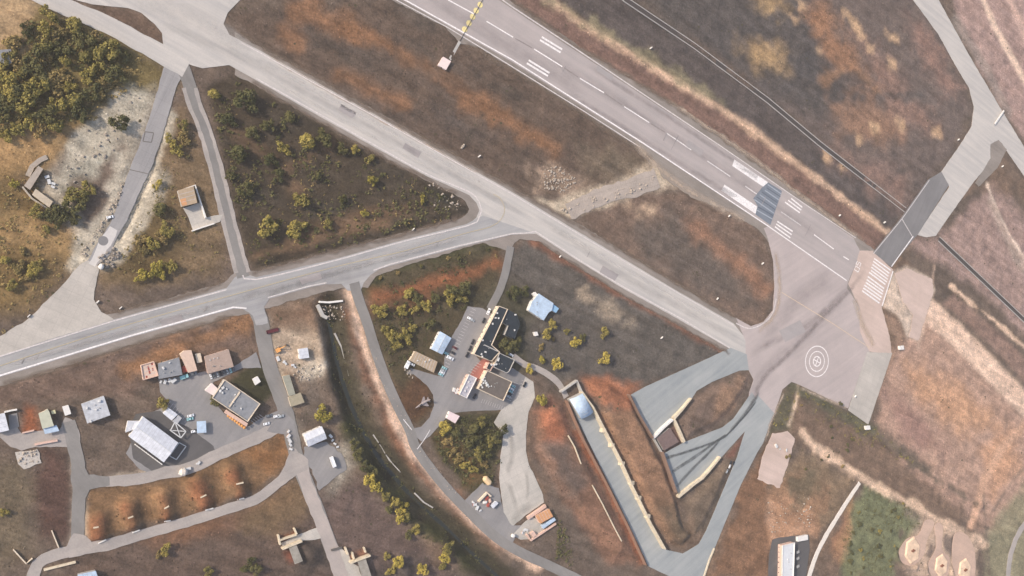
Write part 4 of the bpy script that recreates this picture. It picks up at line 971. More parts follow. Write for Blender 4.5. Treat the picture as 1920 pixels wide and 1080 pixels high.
building('grey_porch', 'grey flat-roofed porch beside the white hut', 'porch', [(334,779),(340,784),(331,795),(324,790)], 3.0, W_grey, mat('grey_porch_roof', (176,176,178), 0.8, 0.06), windows=False)
o = P(334, 806); lat = empty('steel_lattice_frame', (o.x, o.y, 0)); tag(lat, 'open steel frame with crossed braces beside the white hangar', 'frame')
cs = [Vector(P2(p, 3.0)) - Vector((o.x, o.y)) for p in ((328,791),(348.5,809),(339,821),(319.5,807))]
for i in range(4):
    link('post', MB().tube((cs[i].x, cs[i].y, 0), (cs[i].x, cs[i].y, 3.0), .18).mesh(), M_unit, lat)
    link('beam', MB().seg(cs[i], cs[(i+1) % 4], .6, 3.0, 3.3).mesh(), M_unit, lat)
for i, (a_, b_) in enumerate(((0, 2), (1, 3))):
    link('brace', MB().seg(cs[a_], cs[b_], .5, 2.75 - .2*i, 2.9 - .2*i).mesh(), M_unit, lat)
o = P(346, 850); pen = empty('fenced_pit', (o.x, o.y, 0)); tag(pen, 'narrow rectangular pen with pale rails beyond the hangar', 'pen')
cs = [Vector(P2(p, 1.2)) - Vector((o.x, o.y)) for p in ((336,830),(349,837),(331,862),(318,855))]
for i in range(4): link('rail', MB().seg(cs[i], cs[(i+1) % 4], .5, 0, 1.2).mesh(), M_unit, pen)
building('logo_side_building', 'white-roofed workshop on a pinkish base beside the hangar yard', 'building', [(153,758),(194,743),(206,778),(164,793)], 4.2, W_grey, mat('dull_sheet_roof', (184,186,190), 0.7, 0.2, 0.4), units=[(163,765,1.2),(186,752,1.6),(180,768,1.0),(170,790,1.2)])
g, c = building('grey_office', 'grey flat-roofed office block with a dividing parapet', 'building', [(421,712),(487,757),(464,790),(398,746)], 5.0, W_grey, R_grey, parapet=W_cream, units=[(418,727,1.6),(413,733,1.5),(425,729,1.0),(441,740,.9),(452,766,1.0),(438,754,.8),(417,736,1.2)])
on_roof(g, c, 'dividing_parapet', [(449.5,734),(451,736),(431,764),(429.5,762)], 5.29, 6.0, W_cream)
on_roof(g, c, 'veranda_roof', [(424,768),(465,794),(462,800),(420,774)], 3.0, 3.3, W_pink)
building('pale_pavilion', 'small pale pavilion at the grey office corner', 'pavilion', [(385,732),(397,719),(409,730),(400,741)], 3.4, W_white, mat('pale_rose_roof', (222,206,200), 0.8, 0.06), windows=False)
for i in range(8):
    v = G(*lerp((427,779), (457,801), i/7)); g = empty('orange_parasol', v); tag(g, f"{['first','second','third','fourth','fifth','sixth','seventh','eighth'][i]} orange parasol from the left by the grey office veranda", 'parasol', 'orange parasols by the grey office')
    link('pole', MB().tube((0,0,0), (0,0,2.3), .06).mesh(), M_steel, g)
    link('canopy', MB().tube((0,0,2.1), (0,0,2.75), 1.15, 8, 0.05).mesh(), mat('orange_canvas', (206,146,84), 0.8, 0.08), g)
block('white_cabin', 'white cabin on the dark lawn behind the grey office', 'cabin', [(474,711),(483,706),(488.5,715.5),(479,722)], 3.0, W_white)
def canopy(name, label, px, h, m_):
    pts = [Vector(P2(p, h)) for p in px]; c_ = sum(pts, Vector((0,0))) / len(pts); g_ = empty(name, (c_.x, c_.y, 0)); tag(g_, label, 'canopy')
    if area(pts) < 0: pts = pts[::-1]
    link('canopy_roof', MB().prism([p - c_ for p in pts], h, h + .18).mesh(), m_, g_)
    for p in pts:
        q_ = (p - c_) * .9; link('post', MB().tube((q_.x, q_.y, 0), (q_.x, q_.y, h), .1).mesh(), M_steel, g_)
    return g_
canopy('car_canopy', 'pale blue car canopy in the west yard', [(368.5,790),(386,789),(387,811),(369.5,812)], 3.2, R_blue)
building('white_barn', 'white gabled barn beside the west road', 'barn', [(570,815),(603,800),(612,822),(578,837)], 5.0, W_white, R_white, 'gable', rise=1.2)
building('sunken_store', 'low greenish store with a long pale side wall', 'store', [(530,706),(542,703),(553,739),(542,742)], 2.6, W_cream, mat('lichen_roof', (150,148,134), 0.9, 0.12), windows=False)
building('mossy_store', 'low tan store below the greenish one', 'store', [(541,745),(563,737),(570,754),(546,762)], 2.6, W_cream, mat('mossy_tan_roof', (160,150,128), 0.9, 0.14), windows=False)
g, c = building('red_marked_shed', 'pink-roofed shed with red patches at the row end', 'shed', [(264,685),(288,678),(296.5,704),(268.5,712)], 4.0, W_cream, R_pink, parapet=W_pink)
for px in ([(276,687),(279,686),(283,701),(280,702)], [(283,681),(286,680),(287,684),(284,685)], [(285,690),(287,689.5),(288,695),(286,696)], [(273,705),(276,704),(277,708),(274,709)]):
    on_roof(g, c, 'red_patch', px, 4.285, 4.32, R_red)
g, c = building('grey_workshop', 'grey-roofed workshop in the middle of the row', 'workshop', [(297,682),(335,671),(341,702),(298,710)], 4.4, W_cream, R_grey, units=[(318,680,.9),(306,690,1.4)])
building('tan_tall_shed', 'pale tan shed with pointed end in the row', 'shed', [(338,664),(346,658),(358,657),(369,694),(353,698)], 5.0, W_cream, R_pink, windows=True)
block('red_cabinet', 'dark red box between workshop and tan shed', 'box', [(341,688),(351,685),(352.5,696),(343,699)], 2.4, R_red)
block('cream_cabin', 'small cream cabin between the two tan sheds', 'cabin', [(366,664),(375.5,662.5),(379,678),(370,680.5)], 3.0, W_cream)
building('broad_tan_store', 'broad tan-roofed store at the right end of the row', 'store', [(384,669),(428,655.5),(437.5,687),(390,700)], 4.5, W_pink, mat('tan_gravel_roof', (166,146,134), 0.9, 0.14), units=[(394,675,.6),(401,672,.6),(408,671,.6)])
building('left_edge_garage', 'white-roofed garage cut by the left picture edge', 'garage', [(-14,781),(8,775),(16,806),(-8,812)], 4.0, W_grey, R_white, windows=False)
building('pale_green_house', 'pale green-roofed house with a blue canopy below', 'building', [(73,776),(82,772),(89,768),(92,773),(100,798),(80,803)], 4.2, W_cream, R_olive)
canopy('blue_carport', 'pale blue carport attached below the green-roofed house', [(81,804),(106,797),(111,808),(84,814)], 3.0, R_blue)
block('white_container_hut', 'small white hut above the garage yard', 'hut', [(117,763),(128,760),(133,775.5),(122,779)], 3.0, W_white)
block('yellowish_shed', 'tiny yellowish shed beside the green-roofed house', 'shed', [(96,771),(103,769),(104.5,775),(97.5,776.5)], 2.4, mat('yellowish_paint', (206,200,160), 0.8, 0.08))
building('square_white_store', 'small square white store in the dirt yard', 'store', [(560,655),(576,652.5),(579,670),(562,672.5)], 3.4, W_white, R_white, windows=True)
building('blue_corner_roof', 'pale blue roof cut by the bottom edge', 'building', [(146,1078),(179,1071),(186,1092),(152,1098)], 4.0, W_grey, R_blue, windows=False)
g, c = building('lone_brick_house', 'tan-roofed house beside the avenue', 'building', [(334,357.5),(362,350),(369,380),(341.5,387)], 5.0, W_grey, R_tan, parapet=None)
on_roof(g, c, 'new_roof_sheet', [(337,374),(348,371),(351,384),(342,386)], 5.29, 5.33, R_orange)
wall('court_wall', 'pale L-shaped wall beside the tan-roofed house', [(342,356),(366,347),(376,378),(386,408)], .9, 2.6, W_white)
wall('court_wall', 'pale wall closing the house courtyard at the bottom', [(360,433),(380,426),(402,419)], .8, 1.8, W_white)
building('ruined_block', 'narrow tan ruined block at the quarry edge', 'ruin', [(72,312),(80,317),(56,355),(46,348)], 3.4, M_earthwall, mat('ruin_roof', (168,156,144), 0.9, 0.14))
building('lower_ruined_block', 'long tan ruined block below the quarry', 'ruin', [(67,355),(98,378),(92,388),(61,365)], 3.4, M_earthwall, mat('ruin_roof_b', (186,172,152), 0.9, 0.12))
wall('ruin_wall', 'thin broken wall below the long ruined block', [(42,350),(60,372),(80,385),(97,396)], .9, 1.8, M_earthwall)
wall('quarry_wall', 'pale curved bank wall at the quarry top', [(52,330),(60,312),(75,300),(88,294)], 3.0, 1.2, M_stone, smooth=True)
building('corner_concrete_block', 'low concrete building at the upper left edge', 'building', [(-10,95),(20,93),(22,118),(-8,122)], 3.4, W_grey, R_grey, windows=False)
# ------------------------------------------------------------------ southern yards
building('orange_roof_store', 'orange-roofed store in the container yard', 'store', [(1005,967),(1029,954.5),(1036,968),(1013,981)], 3.6, W_pink, R_orange, windows=False)
block('blue_white_container', 'long pale blue container in the walled yard', 'container', [(1016,986),(1038.5,971),(1041.5,975.5),(1019,991)], 2.6, R_blue)
block('yard_tank_box', 'small square pinkish box at the yard entrance', 'box', [(994,1000),(1001,996),(1006,1003.5),(1000,1007.5)], 2.4, W_pink)
wall('yard_wall', 'thick pink wall above the orange-roofed store', [(990,972),(1024,948.5)], 2.4, 2.4, W_pink)
wall('yard_wall', 'pinkish wall below the long blue container', [(988,1002),(996,1013.5),(1043,982)], 1.3, 2.2, W_pink)
g = wall('equipment_wall', 'cream angled blast wall round red and white machinery', [(898,941),(914,924),(921,931)], 1.3, 2.4, W_cream)
block('site_container', 'white container beside the red machinery yard', 'container', [(920.5,948),(930,940),(934,943.5),(925,953)], 2.6, R_white)
for i, (p, m_, lb) in enumerate((((908,941), W_white, 'white rounded machine'), ((912,934), R_red, 'dark red machine'), ((914,946), R_red, 'lower red machine'), ((917,938), W_pink, 'pink boxy machine'))):
    v = G(*p); g = empty('generator_set', v, .6 * i); tag(g, lb + ' inside the angled blast wall', 'machine')
    link('housing', MB().box(-1.6, 1.6, -.9, .9, .3, 1.9).box(-1.2, 1.2, -.7, .7, 1.9, 2.1).mesh(), m_, g)
    link('skid', MB().box(-1.9, 1.9, -1.05, 1.05, 0, .3).mesh(), M_steel, g)
    link('exhaust', MB().tube((.8, 0, 2.1), (.8, 0, 2.9), .14).mesh(), M_steel, g)
def capsule(name, label, a, b_, r, m_, cat='tank'):
    A, B = P(*a), P(*b_); c_ = (A + B) / 2; g_ = empty(name, (c_.x, c_.y, 0)); tag(g_, label, cat)
    d_ = Vector((B.x - A.x, B.y - A.y, 0)) / 2; u = d_.normalized(); mb = MB(); prof = [(-1 - r/d_.length*.5, .35), (-1, .9), (-.8, 1), (.8, 1), (1, .9), (1 + r/d_.length*.5, .35)]
    for (t0, r0), (t1, r1) in zip(prof, prof[1:]):
        p0 = d_ * t0; p1 = d_ * t1; p0.z = p1.z = r + .4; mb.tube(p0, p1, r * r0, 12, r * r1)
    link('vessel', mb.mesh(), m_, g_)
    for s_ in (-.6, .6):
        q_ = d_ * s_; link('saddle', MB().box(q_.x-.3, q_.x+.3, q_.y-r*.8, q_.y+r*.8, 0, .7).mesh(), M_earthwall, g_)
capsule('storage_tank', 'cream cylindrical tank at the garden end', (906,895), (915,905), 2.4, mat('cream_tank_paint', (214,186,146), 0.6, 0.08))
capsule('white_round_tank', 'short white tank at the foot of the worn strip', (187,500), (191,500), 2.0, W_white)
capsule('tank_in_yard', 'small white tank beside the container yard entrance', (958,1003), (962,1004), 1.5, W_white)
capsule('buried_tank_end', 'round pale tank on the west yard roadside', (338,884), (346,884), 2.6, mat('pale_tank', (212,202,190), 0.7, 0.08))
# ------------------------------------------------------------------ covered shelter and sunken road walls
building('vaulted_canopy', 'white vaulted canopy over the head of the sunken road', 'canopy', [(1068.5,749),(1093,736.5),(1112,772),(1090,785)], 4.6, W_grey, R_blue, 'barrel', rise=2.2, windows=False)
wall('shelter_wall', 'pale U-shaped wall behind the vaulted canopy', [(1053,735),(1083,714),(1092,735)], 1.2, 4.0, W_grey)
wall('sunken_road_wall', 'long cream retaining wall along the right of the sunken road', [(1092,735),(1104,752),(1113,764),(1133,803),(1164,862),(1188,915),(1203,945),(1221,982),(1248,1030)], 1.0, 5.2, M_wallc, coping=M_wallc)
for i, p in enumerate(((1131,806),(1147,834),(1166,868),(1184,904),(1197,932),(1214,966))):
    v = P(p[0] - 4, p[1]); g = link('wall_buttress', MB().prism([(-1.8,-1.5),(1.8,-1.9),(2.2,1.4),(-1.2,1.8)], 0, 4.4).box(-.8, .8, -.8, .8, 4.4, 4.9).mesh(), M_wallc, None, (v.x, v.y, 0)); tag(g, f"{['first','second','third','fourth','fifth','sixth'][i]} squat buttress from the top along the cream retaining wall", 'buttress', 'buttresses of the sunken road wall')
wall('west_bank_wall', 'rusty retaining wall along the left of the sunken road', [(1064,752),(1080,790),(1096,826),(1140,910),(1180,990),(1212,1060)], .9, 3.8, mat('rusty_concrete', (142,110,92), 0.9, 0.16))
wall('bank_coping', 'upper white stretch of coping line on the west bank', [(1066,817),(1078,838),(1090,870)], .7, 5.2, M_wallc, z0=2)
wall('bank_coping', 'lower white stretch of coping line on the west bank', [(1111,910),(1130,945),(1150,985),(1166,1015)], .8, 5.0, M_wallc, z0=2)
wall('ramp_wing_wall', 'cream wing wall widening towards the upper ramp corner', [(1297,747),(1280,768),(1264,785)], .9, 3.6, M_wallc, taper=2.4)
g = wall('hangar_front_wall', 'white front wall between the two ramps', [(1262,787),(1244,803),(1226,822)], 1.6, 4.2, W_white)
wall('hangar_side_wall', 'cream side wall running down to the lower ramp', [(1265,787),(1274,806),(1284,829)], 2.0, 3.6, M_wallc)
wall('hangar_side_wall', 'thin grey wall at the left of the brown hangar roof', [(1228,824),(1236,838),(1243,850)], .7, 3.2, W_grey)
building('buried_hangar', 'square brown earth-roofed hangar between the ramps', 'hangar', [(1232,822),(1256,803),(1272,828),(1245,844)], 2.8, W_grey, mat('maroon_earth_roof', (116,98,94), 0.95, 0.2), parapet=None, windows=False)
wall('ramp_edge_wall', 'long cream curved wall below the lower ramp', [(1351,857),(1334,878),(1318,896),(1300,909),(1272,932)], 1.4, 3.4, M_wallc, taper=2.2, coping=M_wallc)
wall('ramp_head_wall', 'orange-brown wall at the left head of the upper ramp', [(1181,740),(1200,778),(1226,822)], .8, 5.0, mat('brown_concrete', (132,108,94), 0.9, 0.14))
wall('ramp_head_wall', 'orange-brown wall at the left head of the lower ramp', [(1244,848),(1258,888),(1270,924)], .8, 5.2, MATS['brown_concrete'])
wall('spur_edge_wall', 'cream kerb wall at the bottom of the sloping road', [(1340,1028),(1330,1052),(1318,1090)], 1.4, .9, M_wallc)
# ------------------------------------------------------------------ bermed shelters at the bottom
def shelter(name, label, head, wings, slab, hw):
    A, B = (Vector(P2(p, 5.0)) for p in head); c_ = (A + B) / 2; g_ = empty(name, (c_.x, c_.y, 0)); tag(g_, label, 'shelter')
    link('head_wall', MB().seg(A - c_, B - c_, 1.2, -.5, 5.0).mesh(), M_wallc, g_)
    for w_ in wings:
        a_, b_ = (Vector(P2(p, 3.0)) for p in w_); link('wing_wall', MB().seg(a_ - c_, b_ - c_, 1.1, -.5, 3.0).mesh(), M_wallc, g_)
    link('roof_slab', MB().prism([Vector(P2(p, 4.4)) - c_ for p in slab], 3.6, 4.4).mesh(), mat('slab_concrete', (150,144,134), 0.9, 0.22, 0.4), g_)
shelter('earth_covered_shelter', 'earth-covered shelter with bright head wall left of the road', ((530,1030),(567,1015)), (((522,1003),(526,1022)),((552,991),(557,1002)),((526,1013),(556,1003))), [(542,1028),(556,1022),(568,1052),(553,1058)], 5)
shelter('earth_covered_shelter', 'earth-covered shelter with bright head wall right of the road', ((658,1056),(695,1042)), (((648,1027),(653,1040)),((661,1036),(664,1048)),((683,1027),(686,1036))), [(671,1054),(686,1048),(697,1082),(681,1088)], 5)
block('road_barrier_block', 'dark low barrier across the road near the right shelter', 'barrier', [(621,1030),(640,1025),(641,1028.5),(622,1033.5)], 1.1, M_door)
for i, (a, b_) in enumerate((((175,990),(185,988)), ((240,972),(250,968)), ((308,954),(317,949)), ((376,933),(387,928)), ((443,908),(457,905)))):
    wall('revetment_wall', f"{['first','second','third','fourth','fifth'][i]} short pale wall from the left on the orange mounds", [a, b_], .9, 5.0, M_wallc, group='walls on the orange mounds')
for i, (a, b_) in enumerate((((184,1019),(199,1012)), ((248,999),(262,994)), ((308,978),(320,976)), ((385,957),(400,953)), ((445,937),(458,934)))):
    wall('roadside_wall', f"{['first','second','third','fourth','fifth'][i]} low pale wall from the left beside the berm road", [a, b_], .8, 1.0, W_white, group='low walls beside the berm road')
wall('thin_corner_wall', 'thin cream wall slanting beside the dark red soil', [(97,995),(103,1010),(110,1027)], .7, 1.6, W_cream)
wall('thin_corner_wall', 'thin cream angled wall near the bottom left corner', [(25,1031),(49,1057),(61,1047)], .7, 1.6, W_cream)
wall('kerb_wall', 'cream kerb wall on the bend near the bottom left', [(82,1069),(110,1062),(142,1054)], 1.4, 1.2, M_wallc)
wall('yard_front_wall', 'pinkish wall below the garage yard', [(65,834),(85,830),(108,826)], 1.2, 1.6, W_pink)
wall('garage_back_wall', 'pale wall above the left garage yard', [(8,773),(20,770),(32,768)], .9, 2.0, W_white)
wall('clay_bay_wall', 'pale wall below the strip of orange clay', [(42,812),(64,807)], .8, 1.4, W_pink)
wall('canal_head_wall', 'white concrete head wall at the top of the canal', [(600,566),(618,567),(643,564)], 1.3, 1.2, W_white, z0=-4)
wall('canal_wing_wall', 'pale wing wall left of the canal head', [(596,572),(606,592),(614,596)], 2.4, .8, W_grey, z0=-4)
for i, (pl, lb) in enumerate((([(628,625),(640,650),(650,685),(655,705)], 'upper thin concrete lining beside the canal water'), ([(700,815),(716,838),(730,862),(751,885)], 'middle thin concrete lining beside the canal water'), ([(778,925),(795,942),(812,952)], 'short lower concrete lining beside the canal water'))):
    wall('canal_lining', lb, pl, 1.0, -3.6, W_grey, z0=-8)
wt = link('water', ribbon_mesh(canal, 3.2, -5.75, True, 0.4, 0.0), mat('still_dark_water', (46, 50, 46), 0.12, 0.1, 0.2, 0.6)); wt['kind'] = 'structure'
# drain beside the runway
def drain(pl, lbl):
    g_ = link('drain', ribbon_mesh(pl, 4.0, 0.16, False, 0.0, 0.3), mat('dark_drain_bed', (74, 68, 66), 0.9, 0.1)); tag(g_, lbl, 'drain')  # dark channel bed between pale kerbs, toned as dark water
    c_, L, Rr = ribbon_pts(pl, 4.6, False)
    for side, w_ in ((L, .55), (Rr, .55)):
        mb = MB()
        for a, b_ in zip(side, side[1:]): mb.seg(a, b_, w_, -.2, .75)
        link('kerb', mb.mesh(), W_grey, g_)
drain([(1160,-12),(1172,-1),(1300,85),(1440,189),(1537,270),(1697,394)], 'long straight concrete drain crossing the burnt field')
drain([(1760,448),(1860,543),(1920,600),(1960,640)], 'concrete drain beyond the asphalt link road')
# ------------------------------------------------------------------ right-hand bottom compound
building('white_flat_office', 'white flat-roofed office in the dark yard at the bottom', 'building', [(1466.5,1023),(1489,1017.5),(1486.5,1084),(1465.5,1090)], 5.5, W_pink, mat('office_roof', (208,210,212), 0.8, 0.06), parapet=W_white, units=[(1477,1049,.8)])
block('white_trailer_cabin', 'white cabin at the top corner of the dark yard', 'cabin', [(1496,1007),(1514,1003),(1514.5,1012),(1496,1015.5)], 2.8, W_white)
for i, y in enumerate((1034, 1046, 1061)):
    v = G(1492, y); g = empty('yard_awning', v, .2); tag(g, f"{['upper','middle','lower'][i]} small awning on the right side of the white flat-roofed office", 'awning')
    link('fabric', MB().add([(-1.5,-1.2,2.6),(2.2,-1.2,2.2),(2.2,1.2,2.2),(-1.5,1.2,2.6),(-1.5,-1.2,2.68),(2.2,-1.2,2.28),(2.2,1.2,2.28),(-1.5,1.2,2.68)], [(0,3,2,1),(4,5,6,7),(0,1,5,4),(1,2,6,5),(2,3,7,6),(3,0,4,7)]).mesh(), W_grey, g)
    for sy in (-1, 1): link('post', MB().tube((2, sy, 0), (2, sy, 2.2), .06).mesh(), M_steel, g)
for i, (c0, lb) in enumerate((((1710,1032), 'leftmost'), ((1764,1060), 'middle'), ((1808,1068), 'rightmost'))):
    v = G(*c0); g = empty('earthwork_pad', v); tag(g, f'{lb} of three six-sided sand platforms at the lower right', 'platform', 'sand platforms')
    k = 11.5 if i == 0 else 10
    hexa = [Vector((math.cos(a_ + .3) * k, math.sin(a_ + .3) * k * 1.25)) for a_ in np.linspace(0, 2*math.pi, 7)[:-1]]
    mb = MB(); nn = 6; vv = [(p.x, p.y, -.5) for p in hexa] + [(p.x*.84, p.y*.84, 1.3) for p in hexa]
    mb.add(vv, [(j, (j+1) % 6, 6 + (j+1) % 6, 6 + j) for j in range(6)] + [tuple(range(6, 12))])
    link('mound', mb.mesh(), mat('packed_sand', (218,190,162), 0.95, 0.25, 0.2), g)
    link('mount', MB().box(-2.6, 2.6, -.8, .8, 1.31, 1.8).box(-.9, .9, -1.6, 1.6, 1.31, 1.7).mesh(), mat('brown_mount', (130,84,62), 0.8, 0.1), g)
for p, lb in (((1627,802), 'white cabinet at the tip of the concrete strip'), ((1690,652), 'cream cabinet below the far clearing')):
    block('field_cabinet', lb, 'cabinet', [(p[0]-4,p[1]-3),(p[0]+4,p[1]-4),(p[0]+5,p[1]+3),(p[0]-3,p[1]+4)], 2.2, W_white)
# arrester housing and cable
block('arrester_housing', 'pinkish-white square housing at the end of the runway cable', 'housing', [(831,107),(845,115),(836,130.5),(822,122)], 2.6, mat('pale_pink_panels', (232,212,206), 0.7, 0.05))
a, b_ = P(843, 112), P(862, 78); 
g = link('arrester_cable_duct', MB().seg((0, 0), (b_.x - a.x, b_.y - a.y), 2.2, 0, .35).mesh(), W_grey, None, (a.x, a.y, 0)); tag(g, 'grey cable duct from the housing to the runway edge', 'cable duct')
a, b_ = P(862, 77), P(908, -6); zc = lay2() + .08
g = link('arrester_cable', MB().tube((0, 0, zc), (b_.x - a.x, b_.y - a.y, zc), .22).mesh(), M_cable, None, (a.x, a.y, 0)); tag(g, 'dark arrester cable lying across the runway through yellow discs', 'cable')
# white boom across the east taxiway
a, b_ = P(1863, 233), P(1880, 208); g = empty('barrier_gantry', (a.x, a.y, 0)); tag(g, 'white barrier beam lying across the east taxiway corner', 'barrier')
dv = (b_ - a); link('beam', MB().seg((0, 0), (dv.x, dv.y), 1.6, 1.0, 1.8).mesh(), W_white, g)
for t in (.05, .95): link('stand', MB().box(dv.x*t-.5, dv.x*t+.5, dv.y*t-.5, dv.y*t+.5, 0, .99).mesh(), M_steel, g)
# small marker boards by the taxiways
M_board = mat('white_board', (232,226,218), 0.6, 0.04)
def board(p, lb, s=1.0):
    v = G(*p); g_ = empty('marker_board', v, RW + 1.2); tag(g_, lb, 'marker board')
    link('panel', MB().box(-1.1*s, 1.1*s, -.25, .25, .5, 1.9*s).mesh(), M_board, g_)
    for sx in (-.8, .8): link('leg', MB().box(sx*s-.08, sx*s+.08, -.1, .1, 0, .5).mesh(), M_steel, g_)
    link('footing', MB().box(-1.3*s, 1.3*s, -.5, .5, -.2, .06).mesh(), W_grey, g_)
for p, lb in (((774,430), 'white marker board above the cross taxiway edge'), ((898,293), 'white marker board above the parallel taxiway'), ((1049,481), 'white marker board in the verge below the taxiway junction'), ((1344,560), 'white marker board near the bottom of the infield'),
              ((1366,405), 'tiny white marker board on the runway side of the infield'), ((1429,494), 'white marker board at the right rim of the infield'), ((183,566), 'white marker board right of the concrete fan'), ((226,577), 'second white marker board right of the concrete fan'),
              ((54,592), 'white marker board left of the concrete fan'), ((1240,633), 'white marker board in the wedge field'), ((1220,90), 'white marker board on the sandy track side'), ((1602,743), 'small white marker board on the concrete strip'),
              ((1878,312), 'white marker board at the far service road'), ((1796,262), 'white marker board at the bend of the east taxiway'), ((1573,404), 'small marker board above the runway end'), ((1657,417), 'marker board near the end of the sandy track')):
    board(p, lb)
for p, lb in (((1691,232), None),):
    pass
# ------------------------------------------------------------------ vehicles
ORD0 = ['first', 'second', 'third', 'fourth', 'fifth', 'sixth']
def car_proto():
    prof = [(-2.2,.45),(-2.2,.95),(-1.7,1.0),(-1.25,1.42),(.45,1.45),(1.15,1.0),(2.1,.9),(2.25,.6),(2.2,.45)]
    v = []; f = []; k = len(prof)
    for y, s_ in ((-.86, 1), (.86, 1)):
        for (x, z) in prof: v.append((x, y * (0.8 if z > 1.2 else 1), z))
    f = [(i, (i+1) % k, k + (i+1) % k, k + i) for i in range(k)] + [tuple(range(k))[::-1], tuple(range(k, 2*k))]
    body = mesh(v, f)
    gl = MB(); gl.add([(-1.62,-.7,1.06),(-1.62,.7,1.06),(-1.3,.62,1.4),(-1.3,-.62,1.4)], [(0,1,2,3)]); gl.add([(1.1,-.72,1.06),(1.1,.72,1.06),(.56,.62,1.42),(.56,-.62,1.42)], [(0,3,2,1)])
    for s_ in (-1, 1): gl.add([(-1.2,.83*s_,1.04),(.9,.83*s_,1.04),(.4,.72*s_,1.4),(-1.1,.72*s_,1.4)], [(0,1,2,3)])
    gv = gl.mesh(); gv.transform(Matrix.Translation((0, 0, .015)))
    wh = MB().tube((0,-.1,0), (0,.1,0), .33, 10).mesh()
    return body, gv, wh
CB, CG, CW = car_proto(); CG.materials.append(M_glass); CW.materials.append(mat('tyre_rubber', (34,34,34), 0.9, 0.1))
CARM = {k: mat('car_paint_' + k, v, 0.35, 0.04, 1.0, 0.5) for k, v in {'white': (232,234,236), 'silver': (176,182,186), 'dark': (44,48,56), 'maroon': (96,44,48), 'grey': (110,114,120), 'teal': (150,196,200), 'blue': (70,96,128)}.items()}
CBM = {}
for k, v in CARM.items():
    mm = CB.copy(); mm.materials.append(v); CBM[k] = mm
def car(p, dirpx, colr, label, s=1.0, group='parked cars', cat='car', name='parked_car'):
    v = P(*p); q = P(p[0] + dirpx[0], p[1] + dirpx[1]); a_ = math.atan2(q.y - v.y, q.x - v.x)
    z = surf(v.x, v.y) + .02
    g_ = empty(name, (v.x, v.y, z), a_); g_.scale = (s, s, s); tag(g_, label, cat, group)
    link('body', CBM[colr], None, g_); link('window', CG, None, g_)
    for x in (-1.35, 1.4):
        for y in (-.82, .82): link('wheel', CW, None, g_, (x, y, .33))
    return g_
ALONG = (8, 4)
def lorry(pa, pb, colr, label, cat='lorry', name='parked_lorry', cab=True, flat=False):
    A, B = P(*pa), P(*pb); L = (B - A).length; c_ = (A + B) / 2; g_ = empty(name, (c_.x, c_.y, surf(c_.x, c_.y)), math.atan2(B.y - A.y, B.x - A.x)); tag(g_, label, cat)
    m_ = CARM[colr]; x0, x1 = -L/2, L/2; xc = x1 - 2.0 if cab else x1
    link('chassis', MB().box(x0, x1, -1.0, 1.0, .6, .9).mesh(), M_door, g_)
    if flat: link('cargo_bed', MB().box(x0, xc - .3, -1.25, 1.25, .95, 1.15).box(x0, x0 + .1, -1.25, 1.25, 1.15, 1.7).box(x0 + .1, xc - .3, -1.25, -1.15, 1.15, 1.5).box(x0 + .1, xc - .3, 1.15, 1.25, 1.15, 1.5).mesh(), m_, g_)
    else:
        link('cargo_box', MB().box(x0, xc - .3, -1.25, 1.25, .95, 3.2).mesh(), m_, g_); link('roof_rail', MB().box(x0 + .1, xc - .4, -1.22, -1.1, 3.203, 3.3).box(x0 + .1, xc - .4, 1.1, 1.22, 3.203, 3.3).mesh(), M_unit, g_)
    if cab:
        link('cab', MB().add([(xc,-1.15,.95),(x1,-1.15,.95),(x1,1.15,.95),(xc,1.15,.95),(xc,-1.1,2.7),(x1-.5,-1.1,2.7),(x1-.5,1.1,2.7),(xc,1.1,2.7)], [(0,3,2,1),(4,5,6,7),(0,1,5,4),(1,2,6,5),(2,3,7,6),(3,0,4,7)]).mesh(), m_, g_)
        link('windscreen', MB().add([(x1-.16,-1.0,1.7),(x1-.16,1.0,1.7),(x1-.44,.95,2.6),(x1-.44,-.95,2.6)], [(0,1,2,3)]).mesh(), M_glass, g_)
    for x in (x0 + 1.0, x0 + 2.0, x1 - 1.0):
        for y in (-1.0, 1.0): o_ = link('wheel', CW, None, g_, (x, y, .45)); o_.scale = (1.35, 1.6, 1.35)
    return g_
for p, c_, lb in (((880,597),'white','white car alone near the top of the stall row'), ((884,600),'silver','silver car beside the white one near the top of the stall row'), ((852,652),'maroon','maroon car in the stall row right of the white shed'),
        ((848,661),'dark','black car below the maroon one in the stall row'), ((835,662),'teal','pale teal car touching the white shed corner'), ((832.5,690),'teal','topmost of the four pale cars at the lower end of the stall row'),
        ((830,694.5),'silver','second from the top of the four pale cars at the lower stall row end'), ((828,698.5),'white','third from the top of the four pale cars at the lower stall row end'), ((825.5,702),'teal','lowest of the four pale cars at the lower stall row end')):
    car(p, ALONG, c_, lb)
car((843,671), ALONG, 'white', 'large white van in the stall row', 1.35, None, 'van', 'parked_van')
car((915.5,584), (3,-7), 'white', 'white van by the hedge at the top of the car park', 1.2, None, 'van', 'parked_van')
car((772,683), ALONG, 'white', 'white car between the van and the tan shed')
lorry((758.5,690), (765.5,676), 'white', 'long white lorry left of the tan shed')
for p, c_, lb in (((906.5,601),'dark','dark car alone left of the office wing top'), ((886,641),'dark','topmost of three dark cars along the office wing kerb'), ((881,653),'dark','middle of three dark cars along the office wing kerb'), ((875.5,665),'dark','lowest of three dark cars along the office wing kerb'),
        ((889.5,743),'dark','dark car right of the narrow pavilion'), ((983,721),'dark','dark car alone on the pale apron edge')):
    car(p, (4,-8), c_, lb)
